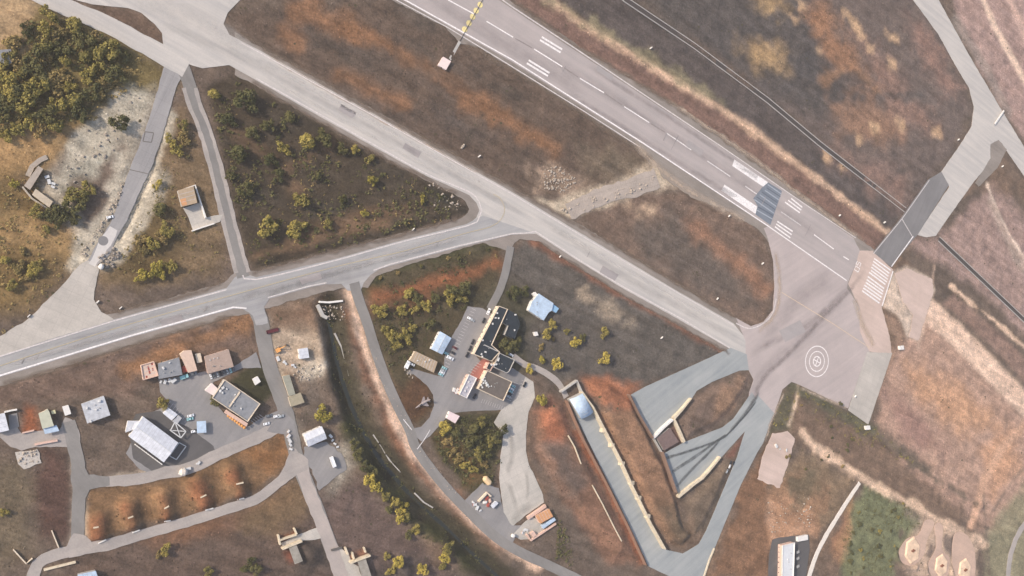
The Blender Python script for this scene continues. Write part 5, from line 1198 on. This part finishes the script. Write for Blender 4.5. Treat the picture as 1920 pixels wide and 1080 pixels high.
for i, (p, c_) in enumerate((((961,724),'teal'), ((958.5,729),'white'), ((956,733.5),'teal'), ((954,738.5),'dark'), ((952,743),'silver'))):
    car(p, ALONG, c_, f"{['first','second','third','fourth','fifth'][i]} car from the top beside the brown-roofed hall")
car((957,665), (8,4), 'white', 'white car behind the square annex', 1.1)
for p, c_, lb in (((357,779),'white','upper white car at the end of the striped stalls'), ((356,785),'teal','lower car at the end of the striped stalls'), ((364,808),'white','left of two cars by the blue car canopy'), ((368.5,806),'dark','right of two cars by the blue car canopy'),
        ((518,780),'white','white car at the road fork below the grey office'), ((525.5,780),'silver','silver car beside the white one at the road fork'), ((503,779),'grey','grey car on the road just left of the road fork'), ((499,794),'white','white car on the bank below the road fork'),
        ((206,407),'white','white car on the worn strip')):
    car(p, (8,-2), c_, lb)
for i in range(8):
    p = lerp((395,706), (438,692), i/7); car(p, (3,8), ['white','grey','silver','dark','grey','silver','teal','grey'][i], f"{['first','second','third','fourth','fifth','sixth','seventh','eighth'][i]} small vehicle from the left in the row below the broad tan store", .8, 'small vehicles in a row')
lorry((337,709), (353,703), 'teal', 'pale flatbed truck in front of the grey workshop', 'truck', 'parked_truck', True, True)
lorry((355,702), (369,697), 'grey', 'grey flatbed truck in front of the tan shed', 'truck', 'parked_truck', True, True)
lorry((619,856), (626,875), 'white', 'long white trailer in the hut yard', 'trailer', 'parked_trailer', False)
lorry((499,623), (522,617), 'maroon', 'red flat trailer beside the west road', 'trailer', 'parked_trailer', False, True)
for p, c_, lb in (((1369,867),'dark','left of two dark carts on the slip beside the sloping road'), ((1375,868),'dark','right of two dark carts on the slip beside the sloping road'), ((1366,874),'white','white cart below the two dark carts'), ((1361,883),'silver','silver cart lowest on the slip')):
    car(p, (3,-6), c_, lb, .8, 'carts on the slip')
car((598,770), (5,5), 'grey', 'grey car under the tall yellow-green tree', .9)
# excavator
v = G(521, 656); g = empty('excavator', v, .5); tag(g, 'orange excavator standing in the dirt yard', 'excavator')
M_exc = mat('orange_machine_paint', (214,158,96), 0.6, 0.1)
for s_ in (-1, 1): link('track', MB().box(-2.2, 2.2, s_*1.3-.35, s_*1.3+.35, 0, .9).mesh(), M_door, g)
link('cab', MB().box(-1.8, 1.2, -1.4, 1.4, .95, 2.2).box(-.2, 1.2, -1.3, -.1, 2.2, 3.0).mesh(), M_exc, g)
link('boom', MB().tube((1.2,.4,1.9), (4.2,.4,4.2), .32).tube((4.2,.4,4.2), (6.4,.4,1.8), .26).mesh(), M_exc, g)
link('bucket', MB().box(6.0, 7.0, -.2, 1.0, .8, 1.7).mesh(), M_door, g)
# crates and drums standing about the yards
for where, line, n_, mats_ in (('along the west yard wall', [(300,716),(330,712)], 5, (W_cream, M_steel, R_red)), ('on the roadside bank below the west yard', [(330,890),(380,862)], 5, (W_white, M_stone, W_cream)), ('beside the west road junction', [(538,806),(546,846)], 5, (W_cream, W_pink, M_steel)), ('in the dirt yard', [(520,672),(556,690)], 5, (R_orange, M_steel, W_white)),
        ('behind the white barn', [(616,812),(634,846)], 4, (M_steel, W_cream, W_white)), ('in the machinery yard', [(886,938),(900,958)], 4, (W_white, R_red, M_steel)), ('by the container yard', [(975,1000),(990,990)], 3, (W_pink, M_steel, W_white)), ('beside the narrow pavilion', [(850,728),(860,736)], 4, (W_white, W_pink, R_red)),
        ('on the roadside hardstanding', [(1450,835),(1476,846)], 3, (W_white, M_steel, R_tan)), ('near the left ruin', [(84,330),(104,352)], 4, (M_stone, M_steel, W_grey))):
    for i in range(n_):
        t = (i + random.uniform(.2, .8)) / n_; v = G(line[0][0] + (line[1][0]-line[0][0])*t + random.uniform(-2, 2), line[0][1] + (line[1][1]-line[0][1])*t + random.uniform(-2, 2)); s_ = random.uniform(.8, 1.7)
        g = empty('crate', v, random.uniform(0, 3)); tag(g, f'{ORD0[i]} small crate from the left {where}', 'crate', f'crates {where}')
        link('body', MB().box(-s_, s_, -s_*.6, s_*.6, .12, s_*.9).mesh(), mats_[i % 3], g); link('lid', MB().box(-s_*1.05, s_*1.05, -s_*.65, s_*.65, s_*.9 + .003, s_*.9 + .1).mesh(), M_unit, g)
        link('skid', MB().box(-s_, s_, -s_*.5, -s_*.3, 0, .117).box(-s_, s_, s_*.3, s_*.5, 0, .117).mesh(), M_door, g)
# display jet
nose, tail = P(776, 765), P(803, 748); d_ = tail - nose; L_ = d_.length; a_ = math.atan2(-d_.y, -d_.x); mid_ = (nose + tail) / 2
jet = empty('display_jet', (mid_.x, mid_.y, 0.2), a_); tag(jet, 'pale grey fighter jet on display on the brown lawn', 'aircraft')
M_jet = mat('pale_jet_paint', (150,140,138), 0.6, 0.1, 0.6); hl = L_ / 2
mb = MB(); prof = [(-hl,.5),(-hl*.7,.85),(-hl*.1,.95),(hl*.4,.75),(hl*.75,.45),(hl,.06)]
for (x0, r0), (x1, r1) in zip(prof, prof[1:]): mb.tube((x0,0,2.1), (x1,0,2.1), r0, 12, r1)
link('fuselage', mb.mesh(), M_jet, jet)
for s_ in (-1, 1):
    link('wing', MB().prism([(hl*.15, s_*.6),(-hl*.45, s_*hl*.62),(-hl*.62, s_*hl*.62),(-hl*.5, s_*.6)], 1.95, 2.12).mesh(), M_jet, jet)
    link('tailplane', MB().prism([(-hl*.65, s_*.4),(-hl*.88, s_*hl*.32),(-hl, s_*hl*.32),(-hl*.92, s_*.4)], 2.0, 2.12).mesh(), M_jet, jet)
    link('main_gear', MB().tube((-hl*.2, s_*1.0, 0), (-hl*.2, s_*.8, 1.5), .14).mesh(), M_steel, jet)
link('tail_fin', MB().add([(-hl*.5,-.08,2.8),(-hl*.95,-.08,2.5),(-hl,-.08,5.0),(-hl*.8,-.08,5.0),(-hl*.5,.08,2.8),(-hl*.95,.08,2.5),(-hl,.08,5.0),(-hl*.8,.08,5.0)], [(0,1,2,3),(7,6,5,4),(0,4,5,1),(1,5,6,2),(2,6,7,3),(3,7,4,0)]).mesh(), M_jet, jet)
link('cockpit_canopy', MB().tube((hl*.1,0,2.75), (hl*.34,0,2.7), .46, 10, .4).tube((hl*.34,0,2.7), (hl*.52,0,2.45), .4, 10, .05).mesh(True), M_glass, jet)
link('nose_gear', MB().tube((hl*.4,0,0), (hl*.4,0,1.5), .12).mesh(), M_steel, jet)
# ------------------------------------------------------------------ loose stone
def rubble(name, label, px, n_, s0, s1, m_, cat='rubble'):
    pts = [P2(p) for p in px]; a = np.array(pts); mb = MB(); k = 0; tries = 0
    while k < n_ and tries < n_ * 30:
        tries += 1
        x, y = random.uniform(a[:,0].min(), a[:,0].max()), random.uniform(a[:,1].min(), a[:,1].max())
        if not inside(np.array([x]), np.array([y]), pts)[0]: continue
        s_ = s0 + (s1 - s0) * random.random()**3; z = max(hgt(x, y), 0) ; k += 1; rz = random.uniform(0, 6.3)
        ring = [(x + math.cos(rz + i*1.2566)*s_*random.uniform(.7,1.1), y + math.sin(rz + i*1.2566)*s_*random.uniform(.6,1.0)) for i in range(5)]
        t_ = (x + random.uniform(-.2,.2)*s_, y + random.uniform(-.2,.2)*s_, z + s_ * random.uniform(.6, 1.1))
        vv = [(p[0], p[1], z - .3) for p in ring] + [(p[0]*.7 + x*.3, p[1]*.7 + y*.3, z + s_*.55) for p in ring] + [t_]
        mb.add(vv, [(i, (i+1) % 5, 5 + (i+1) % 5, 5 + i) for i in range(5)] + [(5 + i, 5 + (i+1) % 5, 10) for i in range(5)])
    o_ = link(name, mb.mesh(), m_); tag(o_, label, cat, kind='stuff'); return o_
M_dst = mat('dark_stone', (140,132,124), 0.9, 0.25, 1.0)
rubble('rubble', 'pale rubble heap below the burnt field', [(1020,315),(1050,312),(1085,338),(1060,362),(1020,355)], 170, .4, 1.5, M_stone)
rubble('rubble', 'broken slabs on the old crossing', [(1050,392),(1120,364),(1200,345),(1235,325),(1215,352),(1130,382),(1070,405)], 140, .4, 1.6, M_stone)
rubble('rubble', 'grey boulders scattered over the quarry dust', [(110,350),(150,250),(200,215),(250,170),(270,190),(210,290),(150,350)], 90, .35, 1.5, M_dst)
rubble('rubble', 'dark and pale scrap beside the foot of the worn strip', [(185,480),(215,465),(228,480),(210,502),(185,505)], 90, .4, 1.6, M_dst)
rubble('rubble', 'pale stones along the left of the worn strip', [(200,400),(225,340),(235,345),(210,405),(160,480),(140,490)], 80, .4, 1.4, M_stone)
rubble('rubble', 'pale rubble in the yard ruin', [(30,848),(70,843),(72,866),(40,874)], 60, .4, 1.5, M_stone)
rubble('rubble', 'pale spoil beside the dirt yard', [(545,695),(600,680),(606,706),(560,716)], 110, .3, 1.3, M_stone)
rubble('rubble', 'broken stones below the triangle field tip', [(800,335),(850,360),(870,395),(815,400)], 70, .4, 1.5, M_stone)
rubble('rubble', 'pale stones strewn on the burnt ground by the gravel path', [(1440,940),(1520,930),(1525,990),(1440,1000)], 120, .3, 1.3, M_stone)
rubble('rubble', 'stone heap on the brown lawn beside the car park', [(758,690),(772,695),(776,710),(764,706)], 16, .6, 1.8, M_stone)
rubble('rubble', 'loose stones along the canal edge', [(600,575),(640,570),(650,600),(612,600)], 50, .3, 1.0, M_stone)
rubble('rubble', 'small stones beside the winding road', [(690,640),(720,700),(780,820),(860,930),(850,935),(770,830),(705,705)], 120, .25, .7, M_stone)
rubble('rubble', 'two pale rocks by the taxiway verge', [(862,268),(872,264),(876,278),(866,280)], 7, .8, 2.0, M_stone)
# ------------------------------------------------------------------ trees
def leaf_mat(name, c0, c1):
    m_, n_, l_, b_ = nodes_of(name)
    b_.inputs['Roughness'].default_value = 0.75; b_.inputs['Specular IOR Level'].default_value = 0.2
    oi = n_.new('ShaderNodeObjectInfo'); geo_ = n_.new('ShaderNodeNewGeometry')
    t = n_.new('ShaderNodeTexNoise'); t.inputs['Scale'].default_value = 0.5; t.inputs['Detail'].default_value = 3; l_.new(geo_.outputs['Position'], t.inputs['Vector'])
    ad = n_.new('ShaderNodeMath'); ad.operation = 'MULTIPLY_ADD'; ad.inputs[1].default_value = .6; l_.new(oi.outputs['Random'], ad.inputs[0]); l_.new(t.outputs['Fac'], ad.inputs[2])
    r = n_.new('ShaderNodeValToRGB'); e = r.color_ramp.elements; e[0].position = .45; e[1].position = 1.0; e[0].color = lin(c0) + (1,); e[1].color = lin(c1) + (1,)
    l_.new(ad.outputs[0], r.inputs['Fac']); l_.new(r.outputs['Color'], b_.inputs['Base Color']); return m_
LEAF = {'olive': leaf_mat('olive_leaves', (108, 102, 58), (150, 136, 72)), 'yellow': leaf_mat('yellow_green_leaves', (128, 120, 54), (172, 154, 74)), 'dark': leaf_mat('dark_leaves', (70, 72, 44), (100, 96, 58)), 'dry': leaf_mat('dry_olive_leaves', (118, 106, 66), (148, 128, 82))}
M_bark = mat('bark', (92, 76, 62), 0.9, 0.2, 2.0)
def crown_mesh(seed, leaves=300, bush=False):
    r = random.Random(seed); v = []; f = []
    lobes = [(0, 0, .6 if not bush else .35, .5)] + [(math.cos(a_)*r.uniform(.3,.75), math.sin(a_)*r.uniform(.3,.75), r.uniform(.35,.85) if not bush else r.uniform(.2,.45), r.uniform(.18,.42)) for a_ in [r.uniform(0, 6.28) for _ in range(9)]]
    for _ in range(leaves):
        lx, ly, lz, lr = r.choice(lobes)
        d_ = Vector((r.gauss(0,1), r.gauss(0,1), r.gauss(.25,.8))).normalized(); rad = lr * r.uniform(.55, 1.08)
        c_ = Vector((lx, ly, lz)) + Vector((d_.x*rad, d_.y*rad, d_.z*rad*(.8 if not bush else .6)))
        if c_.z < .05: c_.z = .05
        s_ = r.uniform(.06, .14); nrm = (d_ + Vector((r.gauss(0,.5), r.gauss(0,.5), r.gauss(.2,.5)))).normalized()
        u = nrm.orthogonal().normalized(); u.rotate(Matrix.Rotation(r.uniform(0,6.28), 3, nrm)); w_ = nrm.cross(u); k = len(v)
        v += [c_ + u*s_, c_ + w_*s_*.7, c_ - u*s_*.9, c_ - w_*s_*.75 + nrm*s_*.3]; f += [(k, k+1, k+2), (k, k+2, k+3)]
    return mesh(v, f)
def trunk_mesh(seed):
    r = random.Random(seed); mb = MB(); mb.tube((0,0,-.05), (0,0,.4), .07, 7, .05)
    for i in range(5):
        a_ = i*1.26 + r.uniform(-.3,.3); mb.tube((0,0,.32), (math.cos(a_)*.42, math.sin(a_)*.42, r.uniform(.6,.8)), .04, 5, .012)
    return mb.mesh()
CROWNS = {}
for k in LEAF:
    CROWNS[k] = []
    for s_ in range(6):
        mm = crown_mesh(50 + s_, 620, k in ('dry',)); mm.materials.append(LEAF[k]); CROWNS[k].append(mm)
TRUNKS = [trunk_mesh(s_) for s_ in range(3)]
for t in TRUNKS: t.materials.append(M_bark)
def tree(p, r_px, kind, label, group, cat='tree', name='tree'):
    v = G(*p); sc_ = (P(p[0], p[1] - r_px) - P(*p)).length * 1.18
    g_ = empty(name, (v.x, v.y, v.z - .1), random.uniform(0, 6.28)); tag(g_, label, cat, group)
    hz = random.uniform(.8, 1.1)
    o_ = link('crown', random.choice(CROWNS[kind]), None, g_); ax = random.uniform(.82, 1.22); o_.scale = (sc_*1.05*ax, sc_*1.05/ax, sc_*hz*1.05); o_.location = (0, 0, sc_*.12)
    o_ = link('trunk', random.choice(TRUNKS), None, g_); o_.scale = (sc_, sc_, sc_*hz)
ORD = ['first','second','third','fourth','fifth','sixth','seventh','eighth','ninth','tenth','eleventh','twelfth','thirteenth','fourteenth','fifteenth','sixteenth','seventeenth','eighteenth','nineteenth','twentieth']
TENS = {2: 'twenty', 3: 'thirty', 4: 'forty', 5: 'fifty', 6: 'sixty'}
def ordinal(i):
    if i < 20: return ORD[i]
    t, u = divmod(i + 1, 10); return (TENS[t] + '-' + ORD[u-1]) if u else TENS[t][:-1] + 'ieth'
def grove(spots, where, kinds, noun='tree'):
    spots = sorted(spots, key=lambda s_: s_[0]); n_ = len(spots)
    for i, s_ in enumerate(spots):
        k = s_[3] if len(s_) > 3 else random.choice(kinds)
        word = {'olive': 'olive-green', 'yellow': 'yellow-green', 'dark': 'dark green', 'dry': 'dry brownish-green'}[k]
        tree(s_[:2], s_[2], k, f'{word} {noun}, {ordinal(i)} from left {where}', f'{noun}s {where}', 'tree' if noun == 'tree' else 'shrub', 'tree' if noun == 'tree' else 'shrub')
grove([(495,427,20,'olive'),(562,377,15,'olive'),(552,430,16,'olive'),(680,400,8,'yellow'),(695,340,10,'yellow'),(691,298,9,'olive'),(664,281,8,'olive'),(640,280,10,'dark'),(570,270,17,'olive'),(605,262,16,'dark'),(457,190,21,'dark'),(398,180,12,'olive'),(440,292,18,'dark'),(455,355,16,'dark'),(790,374,7,'yellow'),(641,373,9,'dark'),(612,421,10,'olive'),
       (528,277,13,'olive'),(500,238,13,'dark'),(520,330,12,'dark'),(425,225,13,'dark'),(545,220,12,'dark'),(470,250,12,'dark'),(590,330,10,'dark'),(430,330,10,'dark'),(505,300,12,'dark')], 'in the dark triangle field', ['dark'])
spots = []; rw = random.Random(5); wp = [P2(p) for p in [(62,36),(108,24),(170,58),(235,100),(205,160),(180,215),(110,240),(60,250),(0,270),(0,120),(40,60)]]
while len(spots) < 48:
    p = (rw.uniform(0, 240), rw.uniform(24, 270)); q_ = P2(p)
    if inside(np.array([q_[0]]), np.array([q_[1]]), wp)[0] and all((p[0]-s_[0])**2 + (p[1]-s_[1])**2 > 330 for s_ in spots): spots.append((p[0], p[1], rw.uniform(11, 20), rw.choice(['dark','olive','olive','dry'])))
grove(spots, 'in the upper left wood', ['dark'])
grove([(220,229,18,'dark'),(142,368,18,'olive'),(112,398,16,'dark'),(165,352,14,'olive'),(128,392,16,'dark'),(92,402,14,'dark'),(68,396,12,'olive'),(150,385,14,'dark'),(105,415,12,'dark'),(25,345,9,'yellow'),(140,412,11,'dark')], 'around the quarry', ['dark'])
grove([(35,500,12),(62,508,11),(70,498,10),(20,535,11),(46,520,10),(10,490,10),(85,430,9),(40,470,9)], 'on the brown slope at left edge', ['dry','olive'])
grove([(345,258,13),(328,280,13),(293,393,15,'dark'),(312,432,13,'olive'),(285,455,13,'olive'),(265,448,12),(303,444,12),(292,503,15,'yellow'),(264,516,11,'yellow'),(320,500,12,'olive'),(300,512,10,'yellow'),(294,346,9,'yellow'),(342,235,10),(318,262,10),(270,470,10)], 'between worn strip and avenue', ['olive','dry'])
grove([(850,548,15,'dark'),(868,540,13,'dark'),(838,558,12),(862,560,11),(714,583,12),(735,630,12),(765,552,12),(780,560,11,'dark'),(796,572,11),(758,628,13,'olive'),(740,645,10),(803,607,10,'dark'),(720,620,9),(752,582,10),(775,580,9),(815,560,10,'dark'),(700,578,8),(770,615,9)], 'in the garden left of the car park', ['olive'])
grove([(958,548,14,'dark'),(978,544,12,'dark'),(940,640,11,'dark'),(957,648,11,'dark'),(930,633,8,'dark'),(948,655,9,'dark'),(968,640,9,'dark'),(945,590,7,'dark')], 'around the black-roofed offices', ['dark'])
grove([(1031,609,10,'olive'),(1022,625,10,'olive'),(1073,642,11,'yellow'),(1090,631,8,'dark'),(1129,622,9,'olive'),(1060,621,6,'olive'),(1129,671,11,'yellow'),(1040,682,12,'yellow'),(1014,677,8,'yellow'),(990,690,9,'yellow'),(1012,745,13,'yellow'),(1014,650,7,'dry'),(1035,636,5,'dry')], 'on the grey grass east of the offices', ['yellow'])
grove([(830,800,12,'yellow'),(853,806,11,'dark'),(880,803,12,'dark'),(900,790,10),(936,806,12,'dark'),(915,828,10),(895,850,11),(870,872,10),(858,858,10),(905,868,9),(838,828,10),(928,822,9,'dark'),(846,846,9),(885,880,9),(912,850,9,'dark'),(875,830,10,'dark'),(892,822,9,'dark')], 'in the garden below the car park', ['olive','dry'])
grove([(690,902,13,'yellow'),(702,912,12,'yellow'),(737,938,10,'olive'),(746,964,13,'yellow'),(756,970,11,'olive'),(718,930,10,'olive'),(680,872,12,'dark'),(697,884,11,'dark'),(757,945,8,'yellow'),(668,850,11,'dark'),(660,832,10,'dark'),(778,990,10,'olive'),(765,1000,9,'dark'),(728,952,9,'dark')], 'on the left bank of the canal', ['olive'])
grove([(742,1052,12,'yellow'),(732,1066,10,'olive'),(789,1066,12,'yellow'),(836,1026,11,'olive'),(830,1046,11,'yellow'),(826,1058,9,'olive'),(724,1040,8,'olive')], 'at the bottom beside the canal', ['olive'])
tree((603,776), 15, 'yellow', 'tall yellow-green tree alone beside the two low stores', None)
tree((303,754), 12, 'olive', 'round olive tree at the top of the dark hangar yard', None)
tree((404,749), 11, 'dark', 'dark tree pressed against the grey office corner', None)
grove([(310,1028,10,'olive'),(296,1040,7,'dry'),(388,1072,10,'olive'),(458,1062,10,'dark'),(478,1066,11,'dark'),(470,1050,8,'dark'),(8,960,8,'olive')], 'in the bottom left fields', ['olive'])
sp = [(rw.uniform(1585, 1720), rw.uniform(930, 1075)) for _ in range(60)]; gp = [P2(p) for p in [(1590,960),(1622,915),(1700,945),(1735,980),(1690,1005),(1670,1080),(1570,1080)]]
grove([(p[0], p[1], rw.uniform(2.5, 5), rw.choice(['dark','olive'])) for p in sp if inside(np.array([P2(p)[0]]), np.array([P2(p)[1]]), gp)[0]][:24], 'on the green plot at lower right', ['dark'], 'shrub')
grove([(rw.uniform(1470, 1600), rw.uniform(745, 890), rw.uniform(2.5, 4.5), rw.choice(['dark','dry'])) for _ in range(14)], 'along the ditch below the end apron', ['dark'], 'shrub')
grove([(x_, y_, rw.uniform(3, 6), rw.choice(['dark','dry'])) for x_, y_ in ((712,520),(745,512),(790,498),(840,484),(880,474),(915,468),(930,480),(860,486))], 'on the green verge below the taxiway', ['dark'], 'shrub')

# ------------------------------------------------------------------ undergrowth and dry grass (nobody could count these)
def undergrowth(label, px, n_, s0, s1, kind):
    pts = [P2(p) for p in px]; a = np.array(pts); x = rng.uniform(a[:,0].min(), a[:,0].max(), n_*3); y = rng.uniform(a[:,1].min(), a[:,1].max(), n_*3)
    k = inside(x, y, pts) & (fbm(x, y, 22, 3, 21) + rng.uniform(-.25, .25, len(x)) > -.02); x, y = x[k][:n_], y[k][:n_]; v = []; f = []
    for X, Y in zip(x, y):
        i = int(np.clip(np.searchsorted(ys, Y), 1, ny-1)); j = int(np.clip(np.searchsorted(xs, X), 1, nx-1))
        if PM[i, j] > .1: continue
        z = hgt(X, Y); s_ = s0 + (s1 - s0) * random.random()**2
        for _ in range(7):
            c_ = Vector((X + random.gauss(0, s_*.45), Y + random.gauss(0, s_*.45), z + random.uniform(.2, .9)*s_)); nrm = Vector((random.gauss(0,.6), random.gauss(0,.6), 1)).normalized(); u = nrm.orthogonal().normalized() * s_ * random.uniform(.25,.5); w_ = nrm.cross(u); q_ = len(v)
            v += [c_ + u, c_ + w_*.8, c_ - u, c_ - w_*.7]; f += [(q_, q_+1, q_+2, q_+3)]
    o_ = link('undergrowth', mesh(v, f), LEAF[kind]); tag(o_, label, 'undergrowth', kind='stuff')
undergrowth('brownish scrub filling the upper left wood', [(50,30),(110,18),(240,98),(300,140),(215,185),(180,220),(110,245),(-20,245),(-20,150),(40,80)], 420, .8, 2.4, 'dry')
undergrowth('dark scrub under the upper left trees', [(50,30),(110,18),(240,98),(205,170),(180,220),(110,240),(-20,240),(-20,150),(40,80)], 420, 1.0, 3.0, 'dark')
undergrowth('dark scrub spread over the triangle field', [(390,165),(450,145),(560,215),(700,295),(840,370),(840,410),(640,465),(490,500),(465,470)], 800, .8, 2.6, 'dark')
undergrowth('dry scrub spread over the triangle field', [(390,165),(450,145),(560,215),(700,295),(840,370),(840,410),(640,465),(490,500),(465,470)], 220, .6, 1.6, 'dry')
undergrowth('dry scrub between worn strip and avenue', [(340,190),(372,260),(330,350),(420,420),(432,500),(250,525),(215,500),(270,400),(310,300)], 300, .6, 2.0, 'dry')
undergrowth('dry scrub on the left slopes', [(-20,330),(60,330),(140,420),(150,480),(60,590),(-20,640)], 260, .6, 2.0, 'dry')
undergrowth('garden scrub left of the car park', [(695,545),(860,478),(930,475),(880,575),(836,640),(800,660),(735,700),(705,640)], 420, .6, 2.0, 'dark')
undergrowth('garden scrub below the car park', [(810,815),(866,780),(940,775),(940,850),(920,905),(880,920),(830,860)], 700, .6, 2.2, 'dark')
undergrowth('rank weeds down the canal', [(604,580),(624,580),(650,690),(680,770),(730,860),(800,935),(960,1085),(900,1085),(770,990),(690,900),(640,800),(615,690)], 1100, .6, 1.8, 'dark')
undergrowth('weeds on the green plot at lower right', [(1590,960),(1622,915),(1700,945),(1735,980),(1690,1005),(1670,1080),(1570,1080)], 520, .5, 1.6, 'dark')
undergrowth('weeds along the ditch below the end apron', [(1440,820),(1470,732),(1490,722),(1640,800),(1720,870),(1640,850),(1500,770)], 700, .6, 1.8, 'olive')
undergrowth('bushes behind the container yard', [(1025,945),(1045,960),(1060,1000),(1080,1060),(1040,1050),(1045,985)], 200, .7, 2.0, 'dark')
N = 120000
gx, gy = rng.uniform(-15, 1010, N), rng.uniform(-330, 330, N)
gi, gj = np.clip(np.searchsorted(ys, gy), 1, ny-1), np.clip(np.searchsorted(xs, gx), 1, nx-1)
keep = (PM[gi, gj] < .35) & (fbm(gx, gy, 30, 3, 31) * 1.3 + rng.uniform(-.5, .5, N) > -.05); gx, gy, gi, gj = gx[keep], gy[keep], gi[keep], gj[keep]; n_ = len(gx)
gz = H[gi, gj] - .12; sz = .25 + .75 * rng.random(n_)**2.5; hh = sz * rng.uniform(.35, .8, n_); th = rng.uniform(0, 6.28, n_)
pv_ = np.zeros((n_, 5, 3))
for k in range(4):
    a_ = th + k * math.pi/2; r_ = sz * rng.uniform(.6, 1.2, n_); pv_[:, k] = np.stack([gx + np.cos(a_)*r_, gy + np.sin(a_)*r_, gz], -1)
pv_[:, 4] = np.stack([gx + rng.normal(0, .15, n_), gy + rng.normal(0, .15, n_), gz + .12 + hh], -1)
gc = C[gi, gj] * np.where(rng.random(n_) < .35, rng.uniform(1.2, 1.75, n_), rng.uniform(.5, .95, n_))[:, None]
gc = np.repeat(gc[:, None], 5, 1)
base_i = np.arange(n_)[:, None, None] * 5 + np.array([[0,1,4],[1,2,4],[2,3,4],[3,0,4]])[None]
gm = bpy.data.meshes.new('dry_grass'); gm.vertices.add(n_*5); gm.vertices.foreach_set('co', pv_.ravel()); gm.loops.add(n_*12); gm.loops.foreach_set('vertex_index', base_i.ravel())
gm.polygons.add(n_*4); gm.polygons.foreach_set('loop_start', np.arange(0, n_*12, 3)); gm.polygons.foreach_set('loop_total', np.full(n_*4, 3)); gm.update()
ga = gm.color_attributes.new('cover', 'FLOAT_COLOR', 'POINT'); ga.data.foreach_set('color', np.concatenate([gc.reshape(-1, 3), np.ones((n_*5, 1))], 1).ravel())
m_, nn_, l_, b_ = nodes_of('dry_grass'); b_.inputs['Roughness'].default_value = .95; b_.inputs['Specular IOR Level'].default_value = .05
ca_ = nn_.new('ShaderNodeAttribute'); ca_.attribute_name = 'cover'; l_.new(ca_.outputs['Color'], b_.inputs['Base Color'])
o_ = link('dry_grass', gm, m_); tag(o_, 'dry grass tufts and clods over the open ground', 'grass', kind='stuff')
# ------------------------------------------------------------------ summer haze
hz = MB().box(-33000, 33000, -33000, 33000, -9.0, 715.0)
hm = bpy.data.materials.new('haze'); hm.use_nodes = True
hn = hm.node_tree.nodes; hn.remove(hn['Principled BSDF'])
pv = hn.new('ShaderNodeVolumePrincipled'); pv.inputs['Color'].default_value = (0.97, 0.90, 0.85, 1); pv.inputs['Density'].default_value = 0.00011; pv.inputs['Anisotropy'].default_value = 0.2
hm.node_tree.links.new(pv.outputs[0], hn['Material Output'].inputs['Volume'])
hz = link('haze', hz.mesh(), hm); hz['kind'] = 'stuff'; hz['label'] = 'thin pale summer haze over the airfield'
